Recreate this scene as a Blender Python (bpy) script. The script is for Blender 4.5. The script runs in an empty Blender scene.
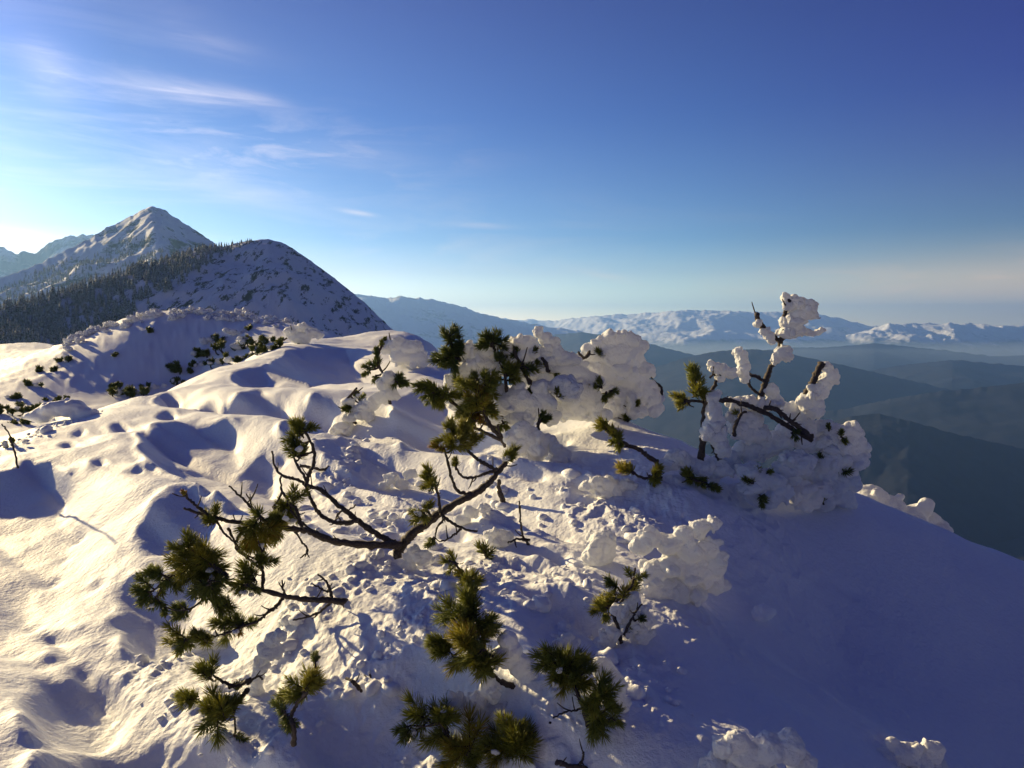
import bpy, math, random
import numpy as np
from mathutils import Vector, Matrix
random.seed(7); RNG = np.random.default_rng(11)
C = bpy.context.scene.collection
R = math.radians
# ------------------------------------------------------------------ camera model
F = 679.0; PITCH = R(5.0); CX, CY = 512.0, 384.0
FW = np.array([0, math.cos(PITCH), -math.sin(PITCH)]); UPV = np.array([0, math.sin(PITCH), math.cos(PITCH)])
def ray(px, py):
    d = np.array([(px-CX)/F, 0, 0]) + UPV*((CY-py)/F) + FW
    return d / d[1]                       # scaled so that y == 1
def P(px, py, d): return ray(px, py)*d    # point seen at (px, py), d metres ahead of the camera
def M(px, d): return px*d/F               # a length of px pixels at that distance
def HZ(px, d, z):                         # ground plan point in direction px at depth d with height z
    return np.array([(px-CX)/F*d*0.985, d, z])
# ------------------------------------------------------------------ sun
SAZ, SEL = R(-51), R(13.8)
SUN = Vector((math.sin(SAZ)*math.cos(SEL), math.cos(SAZ)*math.cos(SEL), math.sin(SEL)))
SD = np.array([-math.sin(SAZ), -math.cos(SAZ)])      # plan direction in which shadows fall
TD = np.array([SD[1]*-1, SD[0]])                      # across it
# ------------------------------------------------------------------ noise
_perm = RNG.permutation(256).astype(np.int32); _perm = np.concatenate([_perm, _perm, _perm])
_g3 = RNG.normal(size=(256, 3)); _g3 /= np.linalg.norm(_g3, axis=1)[:, None]
def pn2(x, y):
    xi = np.floor(x).astype(np.int64); yi = np.floor(y).astype(np.int64)
    xf, yf = x-xi, y-yi; xi &= 255; yi &= 255
    u = xf*xf*xf*(xf*(xf*6-15)+10); v = yf*yf*yf*(yf*(yf*6-15)+10)
    def g(a, b, fx, fy):
        h = _perm[_perm[(xi+a) & 255]+((yi+b) & 255)]
        ang = h*(2*math.pi/256)
        return np.cos(ang)*fx+np.sin(ang)*fy
    a = g(0,0,xf,yf); b = g(1,0,xf-1,yf); c = g(0,1,xf,yf-1); d = g(1,1,xf-1,yf-1)
    return (a+(b-a)*u)*(1-v)+(c+(d-c)*u)*v
def pn3(p):
    i = np.floor(p).astype(np.int64); f = p-i; i &= 255
    w = f*f*f*(f*(f*6-15)+10); out = 0
    for a in (0,1):
        for b in (0,1):
            for c in (0,1):
                h = _perm[_perm[_perm[(i[:,0]+a)&255]+((i[:,1]+b)&255)]+((i[:,2]+c)&255)]
                g = _g3[h]; q = f-np.array([a,b,c])
                ww = (w[:,0] if a else 1-w[:,0])*(w[:,1] if b else 1-w[:,1])*(w[:,2] if c else 1-w[:,2])
                out = out+ww*(g*q).sum(1)
    return out
def fbm2(x, y, o=4, lac=2.03, g=.5):
    s = 0; a = 1
    for k in range(o):
        s = s+a*pn2(x+17.3*k, y-9.1*k); x = x*lac; y = y*lac; a *= g
    return s
def fbm3(p, o=3, g=.5):
    s = 0; a = 1
    for k in range(o): s = s+a*pn3(p+13.7*k); p = p*2.03; a *= g
    return s
def sstep(a, b, x):
    t = np.clip((x-a)/(b-a), 0, 1); return t*t*(3-2*t)
# ------------------------------------------------------------------ object helpers
def mesh_from(name, V, Fq, smooth=True):
    """V: n x 3 array; Fq: list of (k x m int arrays), faces of m corners"""
    me = bpy.data.meshes.new(name); V = np.asarray(V, np.float32)
    me.vertices.add(len(V)); me.vertices.foreach_set('co', V.ravel())
    loops = np.concatenate([f.ravel() for f in Fq]).astype(np.int32)
    tot = np.concatenate([np.full(len(f), f.shape[1], np.int32) for f in Fq])
    st = np.concatenate([[0], np.cumsum(tot)[:-1]]).astype(np.int32)
    me.loops.add(len(loops)); me.loops.foreach_set('vertex_index', loops)
    me.polygons.add(len(tot)); me.polygons.foreach_set('loop_start', st)
    me.update(calc_edges=True)
    if smooth: me.polygons.foreach_set('use_smooth', np.ones(len(tot), bool))
    return me
def link(name, me, mat, parent=None):
    o = bpy.data.objects.new(name, me); C.objects.link(o)
    if mat and not me.materials: me.materials.append(mat)
    if parent is not None:
        o.parent = parent; o.matrix_parent_inverse = Matrix.Translation(-Vector(parent.location))
    return o
def tag(o, label=None, cat=None, group=None, kind=None):
    if label: o['label'] = label
    if cat: o['category'] = cat
    if group: o['group'] = group
    if kind: o['kind'] = kind
    return o
def thing(name, label, cat, loc, group=None):
    o = bpy.data.objects.new(name, None); C.objects.link(o); o.location = Vector([float(a) for a in loc]); o.empty_display_size = .1
    return tag(o, label, cat, group)
def grid_faces(nr, nc, wrap=False):
    r = np.arange(nr-1)[:, None]; c = np.arange(nc-(0 if wrap else 1))[None, :]
    c2 = (c+1) % nc
    return np.stack([r*nc+c, r*nc+c2, (r+1)*nc+c2, (r+1)*nc+c], -1).reshape(-1, 4)
import bmesh
_b = bmesh.new(); bmesh.ops.create_icosphere(_b, subdivisions=2, radius=1); ICO_V = np.array([v.co[:] for v in _b.verts]); ICO_F = np.array([[v.index for v in f.verts] for f in _b.faces]); _b.free()
# ------------------------------------------------------------------ node helpers
def new_mat(name):
    m = bpy.data.materials.new(name); m.use_nodes = True; nt = m.node_tree
    b = nt.nodes['Principled BSDF']; return m, nt, b
def nd(nt, t, **kw):
    n = nt.nodes.new(t)
    for k, v in kw.items():
        if k.startswith('i_'): n.inputs[k[2:].replace('_', ' ')].default_value = v
        else: setattr(n, k, v)
    return n
def math_n(nt, op, a, b=None, clamp=False):
    n = nt.nodes.new('ShaderNodeMath'); n.operation = op; n.use_clamp = clamp
    for k, v in enumerate((a, b)):
        if v is None: continue
        if isinstance(v, (int, float)): n.inputs[k].default_value = v
        else: nt.links.new(v, n.inputs[k])
    return n.outputs[0]
def ramp(nt, fac, stops):
    n = nt.nodes.new('ShaderNodeValToRGB'); cr = n.color_ramp
    while len(cr.elements) > 1: cr.elements.remove(cr.elements[-1])
    cr.elements[0].position = stops[0][0]; cr.elements[0].color = stops[0][1]
    for p, c in stops[1:]:
        e = cr.elements.new(p); e.color = c
    nt.links.new(fac, n.inputs[0]); return n.outputs[0]
def mixc(nt, fac, a, b, bt='MIX'):
    n = nt.nodes.new('ShaderNodeMix'); n.data_type = 'RGBA'; n.blend_type = bt
    for s, v in ((n.inputs[0], fac), (n.inputs[6], a), (n.inputs[7], b)):
        if isinstance(v, (int, float)): s.default_value = v
        elif isinstance(v, tuple): s.default_value = v
        else: nt.links.new(v, s)
    return n.outputs[2]
def g4(*c): return (c[0], c[1], c[2], 1) if len(c) == 3 else (c[0], c[0], c[0], 1)
# ------------------------------------------------------------------ materials
def mat_snow(name, fine=220, med=28, strength=.55, transl=0.0, dist=.004):
    m, nt, b = new_mat(name); L = nt.links
    tc = nd(nt, 'ShaderNodeTexCoord')
    n1 = nd(nt, 'ShaderNodeTexNoise', i_Scale=fine, i_Detail=3.0); n2 = nd(nt, 'ShaderNodeTexNoise', i_Scale=med, i_Detail=4.0)
    L.new(tc.outputs['Object'], n1.inputs['Vector']); L.new(tc.outputs['Object'], n2.inputs['Vector'])
    h = math_n(nt, 'ADD', math_n(nt, 'MULTIPLY', n1.outputs[0], .35), math_n(nt, 'MULTIPLY', n2.outputs[0], 1.6))
    bp = nd(nt, 'ShaderNodeBump', i_Strength=strength, i_Distance=dist); L.new(h, bp.inputs['Height'])
    col = mixc(nt, n2.outputs[0], g4(.80, .815, .83), g4(.88, .885, .89))
    L.new(col, b.inputs['Base Color']); L.new(bp.outputs[0], b.inputs['Normal'])
    b.inputs['Roughness'].default_value = .65; b.inputs['Specular IOR Level'].default_value = .25
    if transl:
        tr = nd(nt, 'ShaderNodeBsdfTranslucent'); L.new(col, tr.inputs[0]); L.new(bp.outputs[0], tr.inputs['Normal'])
        mx = nd(nt, 'ShaderNodeMixShader', i_Fac=transl); L.new(b.outputs[0], mx.inputs[1]); L.new(tr.outputs[0], mx.inputs[2])
        L.new(mx.outputs[0], nt.nodes['Material Output'].inputs[0])
    return m
M_SNOW = mat_snow('wind_packed_snow', 190, 34, .9, dist=.0055)
M_RIME = mat_snow('rime_ice', 150, 40, .9, .30, dist=.009)
M_RIME_FAR = mat_snow('rime_far', 12, 3, .6, .15, dist=.05)
def mat_bark():
    m, nt, b = new_mat('pine_bark'); L = nt.links
    tc = nd(nt, 'ShaderNodeTexCoord'); n = nd(nt, 'ShaderNodeTexNoise', i_Scale=90.0, i_Detail=5.0, i_Roughness=.7)
    L.new(tc.outputs['Object'], n.inputs['Vector'])
    L.new(ramp(nt, n.outputs[0], [(.3, g4(.02, .016, .014)), (.55, g4(.06, .045, .038)), (.72, g4(.13, .105, .09))]), b.inputs['Base Color'])
    bp = nd(nt, 'ShaderNodeBump', i_Strength=.9, i_Distance=.004); L.new(n.outputs[0], bp.inputs['Height']); L.new(bp.outputs[0], b.inputs['Normal'])
    b.inputs['Roughness'].default_value = .85; return m
M_BARK = mat_bark()
def mat_needles(name):
    m, nt, b = new_mat(name); L = nt.links
    at = nd(nt, 'ShaderNodeAttribute', attribute_name='tone')
    col = ramp(nt, at.outputs['Fac'], [(0, g4(.08, .13, .04)), (.45, g4(.26, .28, .05)), (.75, g4(.46, .40, .06)), (.93, g4(.34, .24, .03)), (1, g4(.34, .13, .04))])
    L.new(col, b.inputs['Base Color']); b.inputs['Roughness'].default_value = .42; b.inputs['Specular IOR Level'].default_value = .35
    tr = nd(nt, 'ShaderNodeBsdfTranslucent'); L.new(mixc(nt, .5, col, g4(.55, .52, .06)), tr.inputs[0])
    mx = nd(nt, 'ShaderNodeMixShader', i_Fac=.5); L.new(b.outputs[0], mx.inputs[1]); L.new(tr.outputs[0], mx.inputs[2])
    L.new(mx.outputs[0], nt.nodes['Material Output'].inputs[0]); return m
M_NEEDLE = mat_needles('pine_needles')
def mat_mountain(name, scale, lo, hi, dark=(.05,.05,.045), stretch=(1,1,.45), treeline=None, tl_w=80, detail=7.0, bump=6.0, slope_dark=0.0):
    """snow with brush / rock breaking through; below the treeline dark forest"""
    m, nt, b = new_mat(name); L = nt.links
    ge = nd(nt, 'ShaderNodeNewGeometry'); mp = nd(nt, 'ShaderNodeMapping'); mp.inputs['Scale'].default_value = stretch
    L.new(ge.outputs['Position'], mp.inputs[0])
    n = nd(nt, 'ShaderNodeTexNoise', i_Scale=scale, i_Detail=detail, i_Roughness=.62); L.new(mp.outputs[0], n.inputs['Vector'])
    n2 = nd(nt, 'ShaderNodeTexNoise', i_Scale=scale*7, i_Detail=4.0, i_Roughness=.7); L.new(mp.outputs[0], n2.inputs['Vector'])
    v = math_n(nt, 'ADD', math_n(nt, 'MULTIPLY', n.outputs[0], .72), math_n(nt, 'MULTIPLY', n2.outputs[0], .28))
    if slope_dark:
        sp0 = nd(nt, 'ShaderNodeSeparateXYZ'); L.new(ge.outputs['Normal'], sp0.inputs[0])
        v = math_n(nt, 'ADD', v, math_n(nt, 'MULTIPLY', math_n(nt, 'SUBTRACT', .85, sp0.outputs[2]), slope_dark))
    mask = ramp(nt, v, [(lo, g4(0.)), (hi, g4(1.))])
    if treeline is not None:
        sp = nd(nt, 'ShaderNodeSeparateXYZ'); L.new(ge.outputs['Position'], sp.inputs[0])
        z = math_n(nt, 'ADD', sp.outputs[2], math_n(nt, 'MULTIPLY', math_n(nt, 'SUBTRACT', n.outputs[0], .5), tl_w*5))
        t = math_n(nt, 'DIVIDE', math_n(nt, 'SUBTRACT', treeline+tl_w/2, z), tl_w, clamp=True)
        mask = math_n(nt, 'MAXIMUM', mask, t)
    dk = mixc(nt, n2.outputs[0], g4(*[c*.6 for c in dark]), g4(*[c*1.5 for c in dark]))
    L.new(mixc(nt, mask, g4(.82, .83, .85), dk), b.inputs['Base Color'])
    bp = nd(nt, 'ShaderNodeBump', i_Strength=.6, i_Distance=bump); L.new(v, bp.inputs['Height']); L.new(bp.outputs[0], b.inputs['Normal'])
    b.inputs['Roughness'].default_value = .9; b.inputs['Specular IOR Level'].default_value = .1
    return m
# ------------------------------------------------------------------ the ridge we stand on
ctl = [ # (pixel column, depth ahead, height)
 (-200,2.5,-1.70),(0,2.4,-1.60),(256,2.3,-1.55),(512,2.2,-1.47),(680,2.3,-1.50),(780,2.35,-1.56),(920,2.6,-1.77),(1024,3.6,-2.32),(1250,3.8,-2.95),
 (0,1.,-1.6),(512,1.,-1.55),(1024,1.,-1.75),
 (-250,4,-1.70),(0,3.8,-1.55),(256,3.7,-1.42),(450,3.7,-1.36),(600,3.7,-1.30),(700,3.9,-1.41),(850,4.2,-1.97),(960,4.2,-2.12),(1024,4.5,-2.13),
 (-250,6.5,-1.7),(0,5,-1.43),(200,5,-1.32),(400,5,-1.24),(0,6.5,-1.42),(200,6,-1.17),(400,6,-1.12),(600,4.8,-1.2),(610,5.6,-1.17),(730,5.2,-1.27),(860,5.5,-1.40),(940,5.5,-1.66),(1024,5.6,-1.90),(1180,5.6,-2.5),
 (860,7,-2.3),(1024,7.5,-4),(1200,7,-5),(680,6.6,-1.08),(720,8,-2.4),(620,7.2,-.98),(560,9,-1.0),(640,11,-3.6),(860,10,-6.5),(1024,12,-11),
 (0,8,-1.36),(100,7,-1.26),(200,7.6,-1.06),(450,7,-1.06),(300,8,-1.02),(400,8,-1.0),(300,12,-.94),(400,13,-.95),(300,18,-.84),(400,20,-.85),(500,12,-1.12),(480,18,-2.0),(450,22,-1.2),
 (130,10,-1.12),(215,15,-.94),(260,22,-.8),(300,28,-.62),(340,31,-.62),(350,25,-.78),(400,25,-.82),(385,34,-.64),(425,30,-.68),
 (-200,10,-2.4),(0,12,-2.3),(100,15,-2.5),(180,22,-2.8),(240,32,-2.4),(290,40,-1.6),
 (60,44,-4.6),(100,44,-4.8),(30,56,-2.3),(180,48,-4.2),(0,34,-4.6),
 (60,58,-1.6),(100,60,-.1),(150,61,1.15),(200,62,1.35),(250,62,.8),(290,60,.1),(330,58,-1.),(385,60,-5),
 (20,58,-2.9),(0,95,-1.5),(50,95,-1.5),(-150,60,-6),
 (150,75,-5),(250,75,-5),(405,74,-1.2),(440,74,-3.),(360,74,-2.5),(400,90,-8),
 (560,30,-14),(700,25,-20),(900,25,-26),(1100,20,-24),(500,60,-20),(700,60,-50),(1000,50,-55),
 (0,130,-18),(250,120,-20),(-300,120,-25),(450,120,-40)]
def qc(x, y):
    r = np.sqrt(x*x+y*y); return np.arctan2(x, y)*2.2, np.log(np.maximum(r, .35))
cp = np.array([HZ(*c) for c in ctl]); cu, cv = qc(cp[:,0], cp[:,1]); cr_ = np.sqrt(cp[:,0]**2+cp[:,1]**2)
bk = [(a, r, -1.75-.12*r) for a in (110, 150, 180, -150, -110) for r in (1.5, 5, 20, 60)]
cu = np.concatenate([cu, [R(a)*2.2 for a, r, z in bk]]); cv = np.concatenate([cv, [math.log(r) for a, r, z in bk]])
ce = np.concatenate([cp[:,2]/cr_, [z/r for a, r, z in bk]])
def tk(d2): return .5*d2*np.log(d2+1e-9)
n = len(cu); K = np.zeros((n+3, n+3)); K[:n,:n] = tk((cu[:,None]-cu)**2+(cv[:,None]-cv)**2)+np.eye(n)*2e-3
K[:n,n] = 1; K[:n,n+1] = cu; K[:n,n+2] = cv; K[n:,:n] = K[:n,n:].T
W = np.linalg.solve(K, np.concatenate([ce, [0,0,0]]))
def base_z(x, y):
    shp = np.shape(x); x = np.ravel(x); y = np.ravel(y); out = np.empty(len(x))
    for a in range(0, len(x), 60000):
        u, v = qc(x[a:a+60000], y[a:a+60000]); s = W[n]+W[n+1]*u+W[n+2]*v
        for k in range(n): s += W[k]*tk((u-cu[k])**2+(v-cv[k])**2)
        out[a:a+60000] = s
    r = np.sqrt(x*x+y*y); z = out*np.maximum(r, .35)
    far = sstep(90, 160, r); z = z*(1-far)+far*(-22-(r-110)*.62)
    return np.maximum(z, -960).reshape(shp)
def hit(fn, px, py):
    d = np.exp(np.linspace(math.log(.9), math.log(110), 900)); rr = ray(px, py)
    g = fn(rr[0]*d, d); f = rr[2]*d-g; k = np.argmax(f < 0)
    if f[k] >= 0: return None
    if k == 0: return d[0]
    return d[k-1]+(d[k]-d[k-1])*f[k-1]/(f[k-1]-f[k])
# wind scoops: hollows in the snow whose sunward lip throws them into shade
scoops = [
 [(128,434),(150,421),(190,415),(234,414),(240,428),(226,455),(200,469),(165,463),(140,450)],
 [(226,440),(262,430),(272,443),(258,465),(232,475),(215,464)],
 [(132,532),(148,502),(178,478),(208,480),(222,500),(196,515),(160,526)],
 [(-60,480),(0,474),(52,462),(60,470),(47,520),(30,560),(12,605),(-60,620)],
 [(22,668),(40,645),(80,627),(113,630),(112,655),(92,686),(55,694),(26,692)],
 [(22,700),(48,698),(60,708),(40,722),(20,722)],
 [(262,368),(288,350),(345,348),(374,362),(352,380),(310,378)],
 [(228,373),(262,368),(268,380),(242,384)],[(222,395),(262,388),(270,396),(240,402)],[(262,398),(286,394),(290,402),(268,406)],
 [(384,396),(430,384),(454,398),(446,430),(398,424)],
 [(318,432),(350,424),(392,440),(430,452),(424,478),(388,470),(345,452)],
 [(30,736),(80,706),(150,690),(215,700),(262,742),(262,800),(0,800)],
 [(330,664),(400,640),(452,660),(462,700),(430,790),(300,800),(262,720)],
 [(515,592),(560,572),(606,606),(596,652),(530,648)],
 [(100,578),(132,544),(190,538),(196,560),(150,606),(112,612)],
 [(60,500),(74,493),(82,498),(70,506)],[(66,622),(86,612),(92,620),(76,630)],[(70,590),(84,586),(88,592),(76,600)],[(30,620),(46,614),(54,620),(38,628)],
 [(76,606),(92,600),(98,606),(84,612)],[(28,640),(40,634),(46,640),(34,646)],[(40,536),(54,530),(58,535),(46,541)],
 [(816,586),(840,580),(858,590),(846,597),(824,594)],[(862,618),(884,612),(902,620),(892,628),(870,626)],[(812,682),(824,678),(832,684),(822,690)],
 [(120,392),(140,388),(148,393),(130,398)],[(210,420),(224,414),(230,418),(216,424)],[(300,420),(326,412),(332,418),(310,426)],
 [(168,380),(196,368),(204,374),(180,388)],[(190,398),(214,390),(220,395),(200,403)],[(150,396),(172,390),(176,395),(158,401)],
 [(560,480),(590,470),(600,480),(576,490)],[(480,500),(510,495),(516,502),(490,508)],[(530,510),(556,503),(562,509),(540,515)]]
_rp = random.Random(4)
for _ in range(110):       # tracks and small pits
    px, py = _rp.uniform(0, 330), _rp.uniform(395, 740)
    if _rp.random() < .25: px, py = _rp.uniform(330, 560), _rp.uniform(400, 560)
    if px > 120 and py > 560: continue
    r = _rp.uniform(4.5, 12.5)*(.6+py/1200); a = _rp.uniform(-.6, .3); e = _rp.uniform(.3, .6)
    scoops.append([(px+r*math.cos(t)*math.cos(a)-r*e*math.sin(t)*math.sin(a), min(767, py+r*math.cos(t)*math.sin(a)+r*e*math.sin(t)*math.cos(a))) for t in np.linspace(0, 6.28, 9)[:-1]])
ds = .024; s0, s1, t0, t1 = -46., 8., -10., 44.
ns, ntt = int((s1-s0)/ds), int((t1-t0)/ds); dep = np.zeros((ns, ntt), np.float32); mask = np.zeros((ns, ntt), np.float32)
def to_st(x, y): return x*SD[0]+y*SD[1], x*TD[0]+y*TD[1]
for poly in scoops:
    w = []
    for p in poly:
        d = hit(base_z, *p)
        if d is None or d > 44: continue
        q = ray(*p)*d; w.append(to_st(q[0], q[1]))
    if len(w) < 3: continue
    yy = [p_[0]*SD[1]+p_[1]*TD[1] for p_ in w]
    if max(yy) > 1.5*min(yy) and len(poly) == 8 and max(p[0] for p in poly)-min(p[0] for p in poly) < 40: continue
    w = np.array(w); a0, b0 = w.min(0)-.1; a1, b1 = w.max(0)+.1
    i0, i1 = max(0, int((a0-s0)/ds)), min(ns, int((a1-s0)/ds)+1); j0, j1 = max(0, int((b0-t0)/ds)), min(ntt, int((b1-t0)/ds)+1)
    if i1 <= i0 or j1 <= j0: continue
    S_, T_ = np.meshgrid(s0+np.arange(i0, i1)*ds, t0+np.arange(j0, j1)*ds, indexing='ij')
    size = min(w.max(0)-w.min(0)); fr = 1.1/max(size, .15); am = min(size*.16, .14)
    S2 = S_+am*fbm2(S_*fr, T_*fr+5, 3); T2 = T_+am*fbm2(S_*fr+40, T_*fr, 3)
    ins = np.zeros(S_.shape, bool)
    for k in range(len(w)):
        (ax, ay), (bx, by) = w[k], w[(k+1) % len(w)]
        cr = ((ay > T2) != (by > T2)) & (S2 < (bx-ax)*(T2-ay)/(by-ay+1e-12)+ax); ins ^= cr
    mask[i0:i1, j0:j1] = np.maximum(mask[i0:i1, j0:j1], ins)
sg, tg = np.meshgrid(s0+np.arange(0, ns, 8)*ds, t0+np.arange(0, ntt, 8)*ds, indexing='ij')
bz = base_z(sg*SD[0]+tg*TD[0], sg*SD[1]+tg*TD[1]); gr = np.gradient(bz, 8*ds, axis=0)
kk = np.clip(.325+gr, .05, .5); kk = np.repeat(np.repeat(kk, 8, 0), 8, 1)[:ns, :ntt]
run = np.zeros(ntt); ent = np.zeros(ntt); was = np.zeros(ntt, bool); tj = t0+np.arange(ntt)*ds
for i in range(ns):
    ins = mask[i] > 0; ent = np.where(ins & ~was, run*.85, ent); was = ins
    cap = .02+.035*np.sqrt((s0+i*ds)**2+tj**2)
    run = np.where(ins, run+kk[i]*ds*np.clip(1.4-(run-ent)/cap, 0, 1), np.maximum(0, run-(.055+run*.28)*ds)); dep[i] = run
def blur(a, r, n=2):
    for _ in range(n):
        for ax in (0, 1):
            c = np.cumsum(np.concatenate([np.repeat(np.take(a, [0], ax), r+1, ax), a, np.repeat(np.take(a, [-1], ax), r, ax)], ax), ax)
            hi = np.take(c, np.arange(2*r+1, c.shape[ax]), ax); lo = np.take(c, np.arange(0, c.shape[ax]-2*r-1), ax); a = (hi-lo)/(2*r+1)
    return a
dep = dep.astype(np.float64); soft = blur(dep, 6, 2); mm = np.clip(blur(mask.astype(np.float64), 2, 2)*2.4, 0, 1); dep = blur(dep, 1, 3)*mm+soft*(1-mm)
def hollow(x, y):
    s, t = to_st(x, y); fi = np.clip((s-s0)/ds, 0, ns-2.001); fj = np.clip((t-t0)/ds, 0, ntt-2.001)
    i = fi.astype(int); j = fj.astype(int); a = fi-i; b = fj-j
    return (dep[i,j]*(1-a)+dep[i+1,j]*a)*(1-b)+(dep[i,j+1]*(1-a)+dep[i+1,j+1]*a)*b
# crumbled snow: (px, py, radius px, height m)
crumble = [(225,650,60,.04),(300,600,50,.045),(430,600,55,.055),(370,560,45,.04),(480,570,50,.05),(560,555,40,.04),(600,480,45,.05),(660,480,60,.05),
 (420,690,40,.05),(300,690,55,.035),(640,680,45,.05),(170,755,60,.035),(540,700,60,.05),(740,500,60,.05),(400,490,40,.035),(345,445,30,.04),(640,640,45,.05),
 (480,740,70,.05),(750,755,50,.05),(905,760,40,.05),(150,620,45,.04),(500,480,30,.02),(380,640,60,.045),(560,600,40,.035),(20,440,20,.06),(690,590,60,.04)]
CR = []
for px, py, r, h in crumble:
    d = hit(base_z, px, min(py, 766))
    if d is None: continue
    q = ray(px, py)*d; CR.append((q[0], q[1], r*d/F, r*d/F*max(1.4, .9*d/1.6), h))
def ground_z(x, y, detail=True):
    x = np.asarray(x, float); y = np.asarray(y, float); shp = x.shape; x = x.ravel(); y = y.ravel()
    z = base_z(x, y)-hollow(x, y); r = np.sqrt(x*x+y*y)
    near = 1-sstep(60, 140, r)
    s, t = to_st(x, y)
    rr = np.clip(r, 2, 60)
    z += near*.010*np.minimum(rr, 11)*fbm2(x*.55+3, y*.55, 3)*(1-.6*sstep(20, 40, r))
    z += near*.018*fbm2(s*1.3, t*2.2, 3)+near*.010*fbm2(x*3.1+8, y*3.1, 3)
    z += (1-sstep(8, 30, r))*.0022*fbm2(x*9, y*9, 3)
    m = 0
    for cx, cy, a, b, h in CR:
        m = np.maximum(m, h*np.exp(-(((x-cx)/a)**2+((y-cy)/b)**2)*1.2))
    bil = (.55-np.abs(pn2(x*7.1, y*7.1))*1.3)+.45*(.5-np.abs(pn2(x*16+5, y*16))*1.4)+.22*(.5-np.abs(pn2(x*37, y*37+3))*1.4)
    if detail: z += m*.9*np.maximum(bil+.35*pn2(x*3, y*3+9), 0)
    wob = sstep(25, 45, r)*near; z += wob*.22*fbm2(x*.16, y*.16, 4)*(y > 0)
    if detail:
        lum = sstep(52, 57, r)*near*(y > 0); z += lum*.25*np.maximum(0, fbm2(x*.7, y*.7, 3))
        hr = sstep(160, 400, r); z += hr*40*fbm2(x*.004, y*.004, 4)
    return np.maximum(z, -980).reshape(shp)
def G(px, py):
    d = hit(ground_z, px, py)
    if d is None: return None
    return ray(px, py)*d
def gd(px, py, default=5.): 
    d = hit(ground_z, px, py); return default if d is None else d
def build_ground():
    th = np.concatenate([np.linspace(-180, -46, 60)[:-1], np.linspace(-46, 46, 1000), np.linspace(46, 180, 60)[1:-1]])
    lr = [math.log(.3)]
    while lr[-1] < math.log(2000):
        r = math.exp(lr[-1]); lr.append(lr[-1]+(.02 if r < 1.5 else .0038 if r < 4 else .005 if r < 9 else .009 if r < 24 else .012 if r < 110 else .06))
    rr = np.exp(np.array(lr)); RR, TT = np.meshgrid(rr, np.radians(th), indexing='ij')
    X = RR*np.sin(TT); Y = RR*np.cos(TT); Z = ground_z(X, Y)
    V = np.stack([X, Y, Z], -1).reshape(-1, 3); f = grid_faces(len(rr), len(th), wrap=True)
    V = np.vstack([V, [0, 0, Z[0].mean()]]); c = np.arange(len(th)); tri = np.stack([c, np.full_like(c, len(V)-1), (c+1) % len(th)], -1)
    f = f[:, ::-1]
    me = mesh_from('snow_ground', V, [f, tri])
    tag(link('snow_ground', me, M_SNOW), kind='structure')
build_ground()
def crumbs():
    rg = np.random.default_rng(77); V, Fq, b0 = [], [], 0; var = []
    for k in range(10):
        v = ICO_V*(1+.55*fbm3(ICO_V*1.3+k*9, 2))[:,None]*rg.uniform(.7, 1.3, 3); var.append(v)
    for cx, cy, a, b, h in CR:
        if cx/cy > .2 or cy < 2.6: continue
        n_ = int(34*min(2.2, a*b/.12))
        for k in range(n_):
            x, y = cx+rg.normal()*a*.62, cy+rg.normal()*b*.62; 
            if pn2(np.array([x*2.3]), np.array([y*2.3]))[0] < -.08: continue
            r = min(.06, .015*math.exp(rg.normal()*.6))*(1+.05*y); V.append((x, y, r, rg.integers(10), rg.uniform(0, 6.28)))
    P_ = np.array(V); z = ground_z(P_[:,0], P_[:,1]); out = []
    for (x, y, r, i, a), zz in zip(V, z):
        c, s_ = math.cos(a), math.sin(a); v = var[i]*r; out.append(np.stack([v[:,0]*c-v[:,1]*s_+x, v[:,0]*s_+v[:,1]*c+y, v[:,2]*.8+zz+r*.15], -1)); Fq.append(ICO_F+b0); b0 += len(v)
    me = mesh_from('snow_crumbs', np.vstack(out), [np.vstack(Fq)]); tag(link('snow_crumbs', me, M_SNOW), 'loose frozen crumbs of snow scattered round the pine branches', 'snow crumbs', kind='stuff')
crumbs()
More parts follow.
